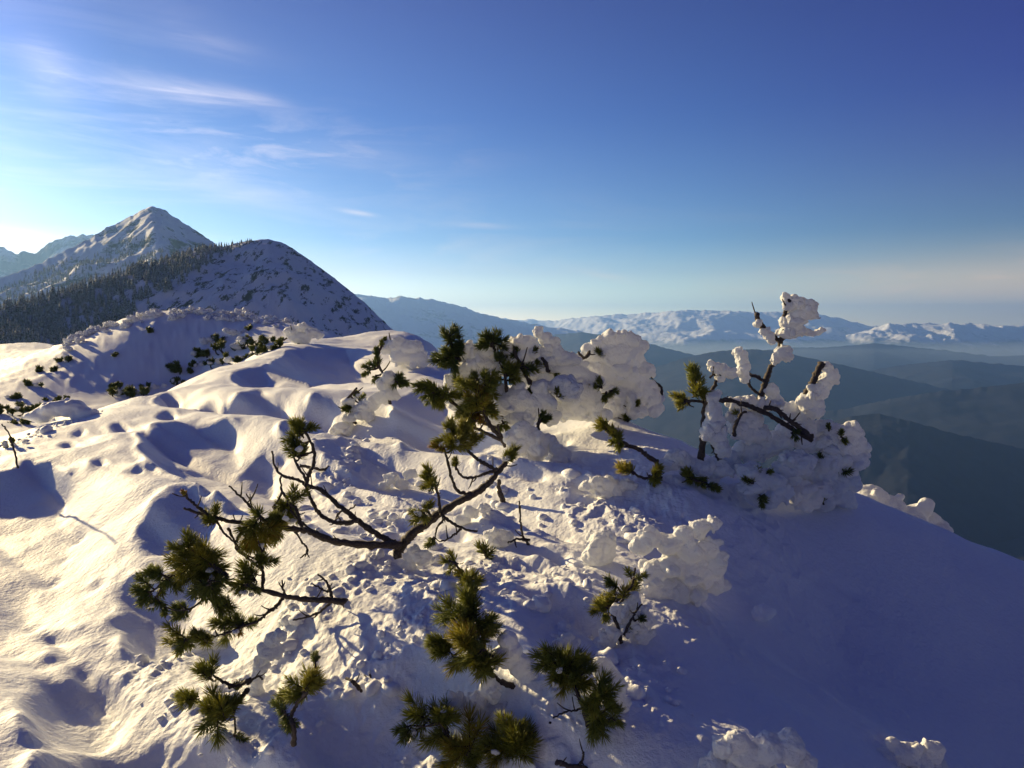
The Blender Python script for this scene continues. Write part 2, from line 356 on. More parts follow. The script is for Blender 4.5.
# ------------------------------------------------------------------ mountains
def interp_profile(pts, px):
    p = np.array(pts, float); return np.interp(px, p[:,0], p[:,1]), np.interp(px, p[:,0], p[:,2])
RANGE = {}
def make_range(name, pts, mat, sf, sb, lf, lb, nf, namp, ncol=320, nrow=110, base=-955, ridged=True, edge=0.0, conv=0.0, kind='structure', gul=1.0):
    p = np.array(pts, float); px = np.linspace(p[0,0], p[-1,0], ncol)
    py, dr = interp_profile(pts, px)
    zr = np.array([P(a, b, c)[2] for a, b, c in zip(px, py, dr)])
    off = np.concatenate([-lf*np.linspace(1, 0, nrow)[:-1]**1.5, lb*np.linspace(0, 1, nrow//3)**1.5])
    PX, O = np.meshgrid(px, off, indexing='xy'); D = dr[None,:]+O
    X = (PX-CX)/F*D*.985; Y = D
    nx, ny = X*nf, Y*nf
    rid = (1-2.4*np.abs(pn2(nx, ny*.55)))*.55+(1-2.4*np.abs(pn2(nx*2.1+7, ny*1.1)))*.28+fbm2(nx*4.3, ny*3.1, 4)*.30 if ridged else fbm2(nx, ny, 5)
    w = np.clip(np.abs(O)/(lf*.12), 0, 1)
    slope = np.where(O < 0, sf*(-O)*(1-conv*np.clip(-O/lf, 0, 1)), sb*O)
    Z = zr[None,:]-slope+namp*(rid-.35*ridged)*(.12+.88*w)*gul
    Z = np.maximum(Z, base)
    if edge: Z = Z+M(edge, dr)[None,:]*fbm2(px*.11+len(pts), px*0+3.3, 5)[None,:]*np.exp(-(O/(lf*.06))**2)
    V = np.stack([X, Y, Z], -1).reshape(-1, 3)
    me = mesh_from(name, V, [grid_faces(len(off), ncol)])
    o = tag(link(name, me, mat), kind=kind); RANGE[name] = (X, Y, Z, px, off, dr); return o
M_HILL = mat_mountain('hill_snow', .10, .53, .575, (.05,.055,.05), stretch=(1.5,.45,.5), bump=2.5)
M_PEAK = mat_mountain('peak_snow', .011, .53, .59, (.05,.055,.05), stretch=(1,1,1.6), bump=5, slope_dark=.15)
M_FARMT = mat_mountain('far_snow', .0012, .56, .66, (.07,.08,.09), stretch=(1,1,1.5), treeline=-430, tl_w=130, bump=25)
M_FOREST = mat_mountain('valley_forest', .0009, .68, .76, (.022,.026,.038), treeline=2000, bump=10)
M_VALLEY = mat_mountain('valley_woods', .0006, .8, .9, (.022,.026,.038), treeline=3000, bump=8)
make_range('hill', [(-260,345,430),(-80,330,480),(0,308,520),(50,296,560),(100,282,600),(150,266,650),(200,251,700),(228,245,730),(250,241,745),(268,239,750),(285,244,752),(310,261,760),(340,284,770),(365,304,780),(385,324,790),(410,346,800),(470,400,820)],
  M_HILL, .45, .5, 560, 900, .012, 16, 420, 130, edge=1.2)
make_range('mountain', [(-320,300,1700),(-100,288,1750),(0,276,1800),(40,262,1850),(75,245,1900),(100,232,1950),(128,218,2000),(146,210,2020),(155,208,2025),(163,210,2030),(176,218,2040),(192,229,2050),(212,243,2080),(240,268,2100),(270,300,2150),(320,340,2200)],
  M_PEAK, .52, .5, 1400, 1700, .0034, 75, 420, 130, edge=2.2)
make_range('distant_mountain', [(-300,262,5200),(-60,250,5200),(0,246,5200),(14,253,5200),(24,249,5250),(34,253,5300),(50,241,5300),(66,236,5300),(92,235,5300),(115,242,5400),(170,262,5500),(230,290,5600)],
  mat_mountain('distant_rock', .002, .47, .56, (.06,.065,.075), bump=15), .7, .5, 3000, 3000, .0012, 190, 300, 90, edge=3.)
make_range('snowy_range', [(330,300,11500),(352,294,11500),(372,297,11600),(386,299,11700),(399,296,11800),(412,298,11800),(432,300,12000),(455,305,12200),(480,313,12500),(505,319,12800),(540,325,13000),(585,332,13000),(640,340,13500)],
  M_FARMT, .33, .3, 3600, 5000, .00075, 200, 420, 110, edge=1.8)
make_range('far_range', [(470,324,24000),(505,318,24000),(515,321,24000),(530,319,24000),(548,321,23500),(566,319,23000),(600,316,22000),(622,314,22000),(650,313,21500),(680,311,21000),(712,310,21000),(740,311,21000),(765,312,21000),(795,311,21000),(825,315,21000),(850,320,21000),(872,325,21000),(890,328,21000),(930,333,21500),(990,340,22000)],
  M_FARMT, .24, .2, 6000, 7000, .00042, 300, 520, 110, edge=1.6)
make_range('eastern_range', [(850,336,18500),(880,328,18500),(893,325,18500),(915,323,18500),(945,324,18500),(975,324,18500),(1000,326,18600),(1030,327,19000),(1120,330,19500),(1300,338,20000)],
  M_FARMT, .3, .25, 4200, 6000, .0006, 380, 380, 100, edge=1.6)
def low_hills(name, pts, lf, sf, amp=90, nf=.0006, edge=1.2):
    make_range(name, pts, M_FOREST, sf, sf*.8, lf, lf*1.2, nf, amp, 320, 100, base=-965, edge=edge, ridged=False)
low_hills('valley_hills', [(430,346,10500),(520,338,10500),(580,332,10000),(620,336,9800),(660,346,9600),(700,356,9500),(760,366,9500),(850,380,9500)], 2600, .22)
low_hills('valley_hills', [(720,352,12500),(800,348,12500),(860,346,12500),(880,343,12500),(930,348,12500),(1000,356,12500),(1080,354,12800),(1250,352,12800)], 2600, .16)
low_hills('valley_hills', [(640,372,7200),(690,357,7200),(720,351,7200),(752,349,7200),(780,351,7100),(830,361,7000),(880,372,6900),(950,388,6800),(1020,400,6700),(1150,415,6700)], 2300, .26)
low_hills('valley_hills', [(760,400,8600),(830,378,8600),(900,366,8600),(960,360,8600),(1040,366,8600),(1200,372,8600)], 2000, .2)
low_hills('valley_hills', [(720,440,5200),(800,415,5200),(860,408,5200),(900,399,5200),(950,391,5200),(1000,386,5200),(1040,382,5200),(1200,372,5300)], 1500, .3)
low_hills('valley_hills', [(600,500,3900),(760,440,3900),(830,424,3850),(860,416,3800),(885,413,3800),(920,421,3700),(960,432,3650),(1024,446,3600),(1150,480,3600)], 1500, .42, 70, .0016)
def build_valley():
    th = np.radians(np.linspace(-180, 180, 361)[:-1]); rr = np.exp(np.linspace(math.log(600), math.log(34500), 160)); RR, TT = np.meshgrid(rr, th, indexing='ij')
    X = RR*np.sin(TT); Y = RR*np.cos(TT); Z = -930+70*fbm2(X*.0004, Y*.0004, 5)
    V = np.stack([X, Y, Z], -1).reshape(-1, 3); me = mesh_from('valley_floor', V, [grid_faces(len(rr), len(th), wrap=True)[:, ::-1]])
    tag(link('valley_floor', me, M_VALLEY), kind='structure')
build_valley()
# ------------------------------------------------------------------ conifers of the forested flank
def mat_conifer():
    m, nt, b = new_mat('frosted_conifer'); L = nt.links
    ge = nd(nt, 'ShaderNodeNewGeometry'); nz = nd(nt, 'ShaderNodeTexNoise', i_Scale=.9, i_Detail=3.0); L.new(ge.outputs['Position'], nz.inputs['Vector'])
    sp = nd(nt, 'ShaderNodeSeparateXYZ'); L.new(ge.outputs['Normal'], sp.inputs[0])
    v = math_n(nt, 'ADD', math_n(nt, 'MULTIPLY', sp.outputs[2], .22), nz.outputs[0])
    L.new(ramp(nt, v, [(.49, g4(.03, .042, .028)), (.61, g4(.12, .125, .09)), (.74, g4(.62, .62, .60))]), b.inputs['Base Color'])
    b.inputs['Roughness'].default_value = .9; return m
M_CON = mat_conifer(); 
M_FIR = M_CON
def conifer_arrays(seed, h=1.0):
    rg = np.random.default_rng(seed); V = []; T = []
    tiers = 9; n_ = 7
    for k in range(tiers):
        f = k/(tiers-1); z0 = h*(.10+.84*f); rad = h*(.20*(1-f)**.8+.018)*rg.uniform(.8, 1.2); top = z0+h*.16*(1-.35*f)
        b0 = len(V); V.append((rg.normal()*.01*h, rg.normal()*.01*h, min(top, h)))
        ph = rg.uniform(0, 6.28)
        for j in range(n_*2):
            a = ph+j*math.pi/n_; rr = rad*(rg.uniform(.75, 1.25) if j % 2 == 0 else rg.uniform(.35, .55)); V.append((rr*math.cos(a), rr*math.sin(a), z0-h*.03*(j % 2 == 0)+rg.normal()*.008*h))
        for j in range(n_*2): T.append((b0, b0+1+j, b0+1+(j+1) % (n_*2)))
    b0 = len(V)
    for j in range(5): V.append((h*.016*math.cos(j*1.257), h*.016*math.sin(j*1.257), -h*.06))
    for j in range(5): V.append((h*.010*math.cos(j*1.257), h*.010*math.sin(j*1.257), h*.5))
    for j in range(5): T.append((b0+j, b0+(j+1) % 5, b0+5+(j+1) % 5)); T.append((b0+j, b0+5+(j+1) % 5, b0+5+j))
    return np.array(V), np.array(T)
def surf(name, px, off):
    X, Y, Z, pxs, offs, dr = RANGE[name]; j = np.interp(px, pxs, np.arange(len(pxs))); i = np.interp(off, offs, np.arange(len(offs)))
    i0 = np.clip(int(i), 0, X.shape[0]-2); j0 = np.clip(int(j), 0, X.shape[1]-2); a = i-i0; b = j-j0
    f = lambda A: (A[i0,j0]*(1-a)+A[i0+1,j0]*a)*(1-b)+(A[i0,j0+1]*(1-a)+A[i0+1,j0+1]*a)*b
    return np.array([f(X), f(Y), f(Z)])
def proj(p):
    q = np.asarray(p, float); dp = q@FW; return CX+F*q[0]/dp, CY-F*(q@UPV)/dp, dp
def in_poly(x, y, poly):
    ins = False
    for k in range(len(poly)):
        (ax, ay), (bx, by) = poly[k], poly[(k+1) % len(poly)]
        if ((ay > y) != (by > y)) and x < (bx-ax)*(y-ay)/(by-ay+1e-12)+ax: ins = not ins
    return ins
def forest():
    spots = []
    zone = [(-200,420),(-200,300),(0,300),(50,288),(110,268),(160,256),(205,244),(250,236),(252,243),(232,252),(215,262),(195,276),(172,291),(150,303),(120,330),(60,350),(0,420)]
    X, Y, Z, pxs, offs, dr = RANGE['hill']; rg = np.random.default_rng(5)
    tries = 0
    while len(spots) < 2600 and tries < 90000:
        tries += 1; px = rg.uniform(-160, 256); off = -rg.uniform(0, 1)**1.3*260+rg.uniform(0, 30)
        p = surf('hill', px, off); u, v, dp = proj(p)
        if not in_poly(u, v, zone): continue
        edge = 1.0
        if rg.uniform() > .95: continue
        h = rg.uniform(5.5, 10.)*(1-.5*sstep(170, 250, px)); spots.append((p, h, dp))
    # second belt along the lower face of the mountain behind, in slanting rows
    Xs = RANGE['mountain']
    belts = [[(0,330),(0,300),(60,275),(100,255),(125,240),(150,238),(140,252),(100,272),(60,300),(0,330)],[(60,320),(90,292),(125,262),(140,258),(165,250),(160,262),(120,290)],[(-60,310),(0,290),(40,270),(75,258),(95,246),(60,275),(10,300),(-60,330)]]
    far = []
    tries = 0
    while len(far) < 900 and tries < 40000:
        tries += 1; px = rg.uniform(-60, 190); off = -rg.uniform(0, 1)*1200; p = surf('mountain', px, off); u, v, dp = proj(p)
        if any(in_poly(u, v, b) for b in belts) and rg.uniform() < .45: far.append((p, rg.uniform(8, 15), dp))
    spots.sort(key=lambda s: -s[1]/s[2])
    vis = [s for s in spots if 0 < proj(s[0])[0] < 1024 and proj(s[0]+np.array([0,0,s[1]]))[1] < 332]
    single = vis[:300]; ids = {id(s) for s in single}; rest = [s for s in spots if id(s) not in ids]+far
    protos = []
    for k in range(5):
        v, t = conifer_arrays(100+k); me = mesh_from('conifer', v, [t], smooth=False); me.materials.append(M_FIR); protos.append(me)
    for k, (p, h, dp) in enumerate(single):
        o = bpy.data.objects.new('conifer', protos[k % 5]); C.objects.link(o); o.location = Vector(p.tolist()); o.scale = (h*rg.uniform(.85, 1.2), h*rg.uniform(.85, 1.2), h); o.rotation_euler.z = rg.uniform(0, 6.28)
        tag(o, 'frost dusted conifer in the dense wood on the flank of the snowy dome hill', 'tree', 'conifers of the wooded flank')
    Vs, Ts, b = [], [], 0; arr = [conifer_arrays(200+k) for k in range(6)]
    for p, h, dp in rest:
        v, t = arr[rg.integers(6)]; a = rg.uniform(0, 6.28); c, s = math.cos(a), math.sin(a); w = v*h; w = np.stack([w[:,0]*c-w[:,1]*s, w[:,0]*s+w[:,1]*c, w[:,2]], -1)+p
        Vs.append(w); Ts.append(t+b); b += len(v)
    me = mesh_from('distant_wood', np.vstack(Vs), [np.vstack(Ts)], smooth=False)
    tag(link('distant_wood', me, M_CON), 'remaining frosted conifer wood on the left mountain slopes', 'wood', kind='stuff')
forest()
# ------------------------------------------------------------------ plants
def catmull(pts, step=8):
    p = np.asarray(pts, float); out = []
    for i in range(len(p)-1):
        a, b, c, d = p[max(i-1,0)], p[i], p[i+1], p[min(i+2, len(p)-1)]
        for t in np.linspace(0, 1, step, endpoint=False):
            out.append(.5*((2*b)+(-a+c)*t+(2*a-5*b+4*c-d)*t*t+(-a+3*b-3*c+d)*t**3))
    out.append(p[-1]); return np.array(out)
class MB:
    def __init__(s): s.V = []; s.Q = []; s.T = []; s.n = 0; s.A = []
    def add(s, V, Q=None, T=None, a=None):
        s.V.append(V)
        if Q is not None: s.Q.append(Q+s.n)
        if T is not None: s.T.append(T+s.n)
        if a is not None: s.A.append(a)
        s.n += len(V)
    def build(s, name, mat, parent=None, smooth=True):
        fs = [np.vstack(f) for f in (s.Q, s.T) if f]; me = mesh_from(name, np.vstack(s.V), fs, smooth)
        if s.A:
            at = me.attributes.new('tone', 'FLOAT', 'POINT'); at.data.foreach_set('value', np.concatenate(s.A).astype(np.float32))
        return link(name, me, mat, parent)
def tube(mb, pts, r0, r1, sides=7, knob=.16, rg=RNG):
    pts = np.asarray(pts); n_ = len(pts); tan = np.gradient(pts, axis=0); tan /= np.linalg.norm(tan, axis=1)[:,None]+1e-9
    up = np.array([.3,.9,.3]); rr = np.linspace(r0, r1, n_)*(1+knob*rg.normal(size=n_)*.6)
    rr = np.maximum(rr, r1*.5)
    e1 = np.cross(tan, up); e1 /= np.linalg.norm(e1, axis=1)[:,None]+1e-9; e2 = np.cross(tan, e1)
    a = np.arange(sides)*2*math.pi/sides
    V = pts[:,None,:]+rr[:,None,None]*(np.cos(a)[None,:,None]*e1[:,None,:]+np.sin(a)[None,:,None]*e2[:,None,:])*(1+knob*.5*rg.normal(size=(n_, sides, 1)))
    V = V.reshape(-1, 3); Q = grid_faces(n_, sides, wrap=True)
    tip = np.array([pts[0]-tan[0]*r0*.4, pts[-1]+tan[-1]*r1*.6]); m = len(V); V = np.vstack([V, tip]); j = np.arange(sides)
    T = np.vstack([np.stack([j, (j+1) % sides, np.full(sides, m)], -1)[:, ::-1], np.stack([(n_-1)*sides+j, (n_-1)*sides+(j+1) % sides, np.full(sides, m+1)], -1)])
    mb.add(V, Q, T)
def needles(mb, base, direc, L, nl, cnt, wd, tone, rg=RNG, spread=(25, 68), bend=.25, bare=0.0):
    """one shoot: cnt needles set round a stem of length L"""
    direc = np.asarray(direc, float); direc /= np.linalg.norm(direc)
    a = np.cross(direc, [.21,.33,.92]); a /= np.linalg.norm(a); b = np.cross(direc, a)
    t = rg.uniform(bare, 1, cnt)**.8; ph = rg.uniform(0, 6.283, cnt)
    ang = np.radians(spread[1]+(spread[0]-spread[1])*t**2.2+rg.normal(0, 9, cnt))
    rad = np.cos(ph)[:,None]*a+np.sin(ph)[:,None]*b
    dn = direc*np.cos(ang)[:,None]+rad*np.sin(ang)[:,None]
    p0 = base+direc*(L*t)[:,None]+rad*wd; ln = nl*rg.uniform(.7, 1.12, cnt)[:,None]
    curve = (direc-dn)*bend*rg.uniform(.3, 1.2, cnt)[:,None]+rg.normal(0, .05, (cnt, 3))
    p1 = p0+dn*ln*.55; d2 = dn+curve; d2 /= np.linalg.norm(d2, axis=1)[:,None]; p2 = p1+d2*ln*.45
    s1 = np.cross(dn, rg.normal(size=(cnt, 3))); s1 /= np.linalg.norm(s1, axis=1)[:,None]; s2 = np.cross(dn, s1)
    Vs = []
    for p, w in ((p0, .8), (p1, 1.0)):
        for k in range(3):
            c, s = math.cos(k*2.094), math.sin(k*2.094); Vs.append(p+(s1*c+s2*s)*wd*w)
    Vs.append(p2); V = np.stack(Vs, 1).reshape(-1, 3); o = (np.arange(cnt)*7)[:,None]
    Q = np.vstack([o+np.array([[k, (k+1) % 3, 3+(k+1) % 3, 3+k]]) for k in range(3)]); T = np.vstack([o+np.array([[3+k, 3+(k+1) % 3, 6]]) for k in range(3)])
    tn = np.clip(tone+rg.normal(0, .13, cnt)-.15*(1-t), 0, 1); mb.add(V, Q, T, np.repeat(tn, 7))
def make_rime(name, blobs, voxel, parent=None, mat=None, amp=.25, knobs=1.0, seed=1, sm=2, fine=1.0, single=False):
    """cauliflower ice: spheres with smaller knobs, fused by a voxel remesh, then roughened"""
    rg = np.random.default_rng(seed); bm_v, bm_f, b0 = [], [], 0
    for c, rad in blobs:
        c = np.asarray(c, float); rad = np.asarray(rad, float)*np.ones(3); rad = rad*.88; items = [(c, rad)]
        rm = rad.mean(); n_ = int(knobs*rg.integers(13, 22))
        for k in range(n_):
            d = rg.normal(size=3); d /= np.linalg.norm(d); kr = rm*(.13+.38*rg.uniform()**1.8); items.append((c+d*rad*rg.uniform(.74, 1.06), kr*np.array([rg.uniform(.65, 1.5) for _ in range(3)])))
        for cc, r3 in items:
            v = ICO_V*r3+cc; bm_v.append(v); bm_f.append(ICO_F+b0); b0 += len(v)
    me = mesh_from(name, np.vstack(bm_v), [np.vstack(bm_f)]); tmp = bpy.data.objects.new('tmp', me); C.objects.link(tmp)
    md = tmp.modifiers.new('r', 'REMESH'); md.mode = 'VOXEL'; md.voxel_size = voxel
    ms = tmp.modifiers.new('s', 'SMOOTH'); ms.iterations = sm; ms.factor = .5
    dg = bpy.context.evaluated_depsgraph_get(); ev = tmp.evaluated_get(dg); m2 = bpy.data.meshes.new_from_object(ev); bpy.data.objects.remove(tmp); bpy.data.meshes.remove(me)
    n_ = len(m2.vertices); co = np.empty(n_*3, np.float32); m2.vertices.foreach_get('co', co); co = co.reshape(-1, 3).astype(float); no = np.empty(n_*3, np.float32); m2.vertices.foreach_get('normal', no); no = no.reshape(-1, 3)
    rm = float(np.mean([np.mean(r) for _, r in blobs])); ws = rm*1.7
    warp = np.stack([pn3(co/ws+k_*31.7) for k_ in range(3)], -1)*rm*.5+np.stack([pn3(co/ws*2.7+k_*17.1) for k_ in range(3)], -1)*rm*.2
    co += warp*np.array([1, .6, .8])
    s = voxel*9
    dsp = (.5-np.abs(pn3(co/s))*1.6)*1.0+(.5-np.abs(pn3(co/s*2.3+5))*1.6)*.5*fine+.3*fine*pn3(co/s*4.9)
    co += no*(dsp*min(amp, .24)*.62*s)[:,None]
    e = np.empty(len(m2.edges)*2, np.int32); m2.edges.foreach_get('vertices', e); e = e.reshape(-1, 2); lab = np.arange(n_)
    while True:
        m_ = np.minimum(lab[e[:,0]], lab[e[:,1]]); new = lab.copy(); np.minimum.at(new, e[:,0], m_); np.minimum.at(new, e[:,1], m_); new = new[new]
        if (new == lab).all(): break
        lab = new
    q = np.empty(len(m2.polygons)*4, np.int32); m2.loops.foreach_get('vertex_index', q); q = q.reshape(-1, 4); ids, cnt = np.unique(lab, return_counts=True); out = None
    for l_ in (ids[cnt == cnt.max()][:1] if single else ids[cnt > max(60, .02*n_)]):            # each separate lump is a part of its own
        keep = lab == l_; mp_ = np.cumsum(keep)-1; me = mesh_from(name, co[keep], [mp_[q[keep[q[:,0]]]]]); out = link(name, me, mat or M_RIME, parent)
    bpy.data.meshes.remove(m2)
    return out
def px_blobs(lst, d, rg=RNG, flat=.9):
    """(px, py, rx, ry[, dd]) in pixels of the photograph at depth d (+dd metres)"""
    out = []
    for q in lst:
        dd = q[4] if len(q) > 4 else 0; D = d+dd; out.append((P(q[0], q[1], D), (M(q[2], D), M((q[2]+q[3])/2, D)*flat, M(q[3], D))))
    return out
class Shrub:
    def __init__(s, name, label, cat, base_px, d=None, rise=0):
        s.d = d if d else gd(*base_px); s.root = thing(name, label, cat, P(base_px[0], base_px[1], s.d)); s.rg = np.random.default_rng(int(base_px[0]*7+base_px[1])); s.k = 0; s.frost = .4 if base_px[1] > 480 else 0.
    def limb(s, pts, r0=3., r1=1.2, dd=(0, 0), tufts=(), stubs=2, label=None, name='branch', wob=.012):
        """pts in photo pixels; dd: depth offset at start and end; tufts: (px, py, radius px, dirx, diry, tone[, shoots])"""
        n_ = len(pts); off = np.linspace(dd[0], dd[1], n_); d = s.d; rg = s.rg
        w = np.array([P(x, y, d+o+rg.normal()*wob*(k > 0)) for k, ((x, y), o) in enumerate(zip(pts, off))]); c = catmull(w, 7)
        c[1:-1] += rg.normal(0, M(.35, d), c[1:-1].shape)
        mb = MB(); tube(mb, c, M(r0*.85, d), M(r1*.85, d), 8, rg=rg)
        for k in range(stubs):
            i = rg.integers(2, len(c)-2); q = c[i]; dr = (c[i+1]-c[i-1]); dr /= np.linalg.norm(dr); v = dr*.6+rg.normal(size=3)*.6; v /= np.linalg.norm(v); ln = M(rg.uniform(6, 16), d)
            tube(mb, catmull([q, q+v*ln*.5, q+v*ln+np.array([0, 0, ln*.2])], 3), M(.9, d), M(.45, d), 5, rg=rg)
        o = mb.build(name, M_BARK, s.root)
        if label: o['label'] = label
        if tufts:
            s.tufts(tufts, o, d+dd[1], c)
            bits = [(t[0]+rg.uniform(-.3, .3)*t[2], t[1]+t[2]*rg.uniform(.1, .6), rg.uniform(2.5, 5), rg.uniform(2, 3.5), dd[1]-M(t[2]*.35, d)) for t in tufts if rg.uniform() < s.frost and t[2] > 10]
            if bits: make_rime('snow_bit', px_blobs(bits, d), M(.8, d), s.root, amp=.2, knobs=.8, seed=int(pts[0][0]))
        return o
    def tufts(s, lst, parent, d, stem=None):
        rg = s.rg; nb = MB(); tb = MB()
        for t in lst:
            px, py, r, dx, dy, tone = t[:6]; k = t[6] if len(t) > 6 else 4; D = d+(t[7] if len(t) > 7 else rg.uniform(-.04, .04))
            ctr = P(px, py, D); R_ = M(r, D); ax = np.array([dx, rg.uniform(-.35, .35), -dy], float); ax /= np.linalg.norm(ax)+1e-9
            nl = min(.08, R_*.72); nl = max(nl, R_*.5); base = ctr-ax*R_*.85
            if stem is not None:      # tie the tuft to its limb
                q = stem[np.argmin(np.linalg.norm(stem-base, axis=1))]
                if .01 < np.linalg.norm(q-base) < .5: tube(tb, catmull([q, (q+base)/2+np.array([0, 0, -.01]), base], 4), M(1.2, D), M(.8, D), 5, rg=rg)
            for j in range(k):
                v = ax+rg.normal(size=3)*(.55 if k > 1 else .1); v /= np.linalg.norm(v); L = R_*rg.uniform(.9, 1.35)
                st = base+rg.normal(size=3)*R_*.08; tube(tb, [st, st+v*L*.5, st+v*L], M(.9, D), M(.5, D), 5, rg=rg)
                needles(nb, st, v, L, nl, int(80 if r < 14 else 125), max(.0007, M(.36, D)), tone, rg, bare=.12)
            if parent is s.root:
                nb.build('needle_tuft', M_NEEDLE, parent); nb = MB()
            tb.build('twig', M_BARK, parent); tb = MB()
        if parent is not s.root: nb.build('needles', M_NEEDLE, parent)
    def rime(s, lst, vox=.85, dd=0, name='rime', knobs=1.0, amp=.25, poke=.0, **kw):
        s.k += 1
        if poke:            # needles and twig ends breaking through the rime
            rg = s.rg; tl = []
            for q in lst:
                if rg.uniform() < poke*.6: tl.append((q[0]+rg.uniform(-.8, .8)*q[2], q[1]+rg.uniform(-.2, .9)*q[3], rg.uniform(5, 11), rg.normal()*.7, rg.uniform(-1.4, .1), rg.uniform(.05, .45), 2, (q[4] if len(q) > 4 else 0)+dd-M(q[2]+q[3], s.d)*.28))
            if tl: s.tufts(tl, s.root, s.d)
        return make_rime(name, px_blobs(lst, s.d+dd), M(vox, s.d), s.root, amp=amp, knobs=knobs, seed=s.k*31+int(s.d*100), **kw)

# --- the low bare-limbed pine in the middle foreground
D1 = min(gd(405, 552), 3.95)-.06; print('D1', D1)
a = Shrub('mountain_pine', 'sprawling dwarf pine with long bare limbs bowing left over the snow, in mid foreground', 'pine', (402, 549), D1)
a.limb([(396,554),(404,543),(412,534),(424,525),(439,514),(456,503),(477,492),(489,482),(497,473),(506,462)], 6.5, 3.2, (0, .12), [(507,450,14,.1,-1,.45,3)], stubs=5)
a.limb([(477,492),(466,494),(456,489),(451,475),(447,458),(443,447)], 2.4, 1.3, (.08, .0), [(436,447,9,-1,-.2,.9,2),(458,436,16,.4,-1,.6,4),(450,428,14,-.3,-1,.5,3)])
a.limb([(497,470),(485,464),(474,456),(466,448),(461,436)], 2.6, 1.4, (.1, .15), [(468,430,15,.3,-1,.65,4),(478,440,12,.8,-.6,.6,3)])
a.limb([(494,471),(484,474),(474,477),(463,477),(456,468)], 2.2, 1.2, (.1, 0), [(456,462,8,0,-1,.5,2)])
a.limb([(440,511),(439,499),(436,488),(433,480)], 2.2, 1.3, (.03, -.05), [(434,474,14,.1,-1,.5,3),(428,484,9,-.8,-.3,.5,2)])
a.limb([(432,517),(426,510),(420,512)], 1.8, 1.2, (.02, -.08), [(415,512,12,-1,-.3,.5,3),(426,502,11,.1,-1,.5,3)])
a.limb([(441,514),(449,521),(458,526),(468,530),(477,531)], 2.0, 1.1, (.02, -.1), stubs=3)
a.limb([(462,528),(455,534),(448,539),(441,541)], 1.5, .8, (-.03, -.1))
a.limb([(446,517),(440,524),(436,532),(434,545)], 1.5, .9, (0, -.08), [(434,546,10,0,1,.3,2)])
a.limb([(402,545),(384,545),(354,544),(331,540),(310,532),(293,529),(272,526),(246,523),(223,520),(199,513),(184,508)], 5.0, 1.3, (0, -.22),
  [(249,527,17,-.6,.5,.35,4),(262,540,20,.2,.8,.8,5),(212,512,14,-.2,-1,.4,3),(283,516,14,.1,-1,.3,3)], stubs=7)
a.limb([(223,520),(208,515),(198,507),(190,500),(183,494)], 2.2, 1.2, (-.2, -.24), [(183,493,5,-1,-.6,.98,1)])
a.limb([(396,544),(384,538),(369,529),(354,517),(337,504),(322,491),(310,486),(296,479),(284,476),(275,467),(272,451)], 4.0, 1.1, (0, .18), stubs=6)
a.limb([(358,520),(346,523),(334,522),(322,516),(314,505),(308,492),(305,478),(298,467),(293,455)], 3.2, 1.2, (.02, .1), [(297,448,13,-.2,-1,.3,3)], stubs=4)
a.limb([(306,487),(309,474),(314,462),(313,447),(306,433),(303,428)], 2.6, 1.3, (.06, .15), [(303,424,14,.1,-1,.4,4),(292,436,12,-.6,-.5,.35,3),(299,448,11,.3,-.6,.25,3),(314,428,10,1,-.4,.4,2)])
a.limb([(302,528),(297,512),(288,500),(281,489),(281,476)], 2.2, 1.1, (-.06, .05), [(286,506,16,-.4,-.6,.35,4),(293,492,13,.1,-1,.3,3),(280,517,15,.2,.3,.25,4),(296,515,13,.5,.2,.35,3)])
a.limb([(334,522),(340,512),(350,509),(356,505)], 1.4, .8, (.02, .02)); a.limb([(330,541),(318,534),(300,521),(290,510)], 1.6, .9, (-.05, -.02))
a.limb([(272,526),(258,515),(248,504),(238,494),(229,486)], 1.9, .9, (-.14, -.2)); a.limb([(258,525),(253,512),(250,500),(246,494)], 1.3, .7, (-.15, -.12))
a.limb([(246,524),(240,534),(236,548),(250,560),(262,570)], 2.0, 1.2, (-.18, -.2), [(250,548,16,.3,.6,.5,4)])
a.limb([(293,529),(303,543),(308,551),(300,558)], 1.3, .8, (-.1, -.14)); a.limb([(228,528),(234,540),(243,553),(262,561)], 1.6, .9, (-.2, -.2))
a.limb([(215,516),(222,530),(232,540),(240,549)], 1.5, .8, (-.2, -.25))
# --- lower-left pine with leafy mass and snapped stick
D2 = min(gd(345, 606), 3.42); print('D2', D2)
b = Shrub('mountain_pine', 'bushy dwarf pine at lower left with a snapped bare stick ending toward the right', 'pine', (345, 606), D2)
b.limb([(345,602),(335,601),(325,600),(302,599),(284,596),(261,590),(246,586)], 4.6, 2.2, (0, -.12), [(240,581,19,-.8,-.2,.3,5),(252,590,11,.5,.8,.3,3)], stubs=4)
b.limb([(332,600),(330,590),(326,581),(318,574)], 2.2, 1.0, (0, .02)); b.limb([(328,592),(320,588),(312,584)], 1.2, .7); b.limb([(332,602),(318,613),(307,617),(293,620)], 1.8, .9, (0, -.1)); b.limb([(286,597),(283,588),(282,580)], 1.6, .8)
b.limb([(283,598),(275,607),(266,614),(256,622),(244,626)], 2.6, 1.4, (-.02, -.2), [(236,626,15,-1,.2,.3,4),(222,620,17,-1,-.1,.35,4),(238,632,9,.2,1,.95,1)])
b.limb([(262,590),(263,575),(261,560),(264,548)], 2.4, 1.2, (-.06, .0), [(268,558,14,.6,-.4,.4,3)])
b.limb([(228,578),(216,568),(204,560),(193,550)], 3.0, 1.5, (-.15, -.1), [(192,552,24,-.6,-.5,.62,7),(184,540,15,-.3,-1,.4,4),(205,566,20,.2,.4,.6,6),(180,562,18,-1,.2,.5,5),(200,584,22,-.2,.8,.4,6),(212,575,18,.6,.3,.5,5)])
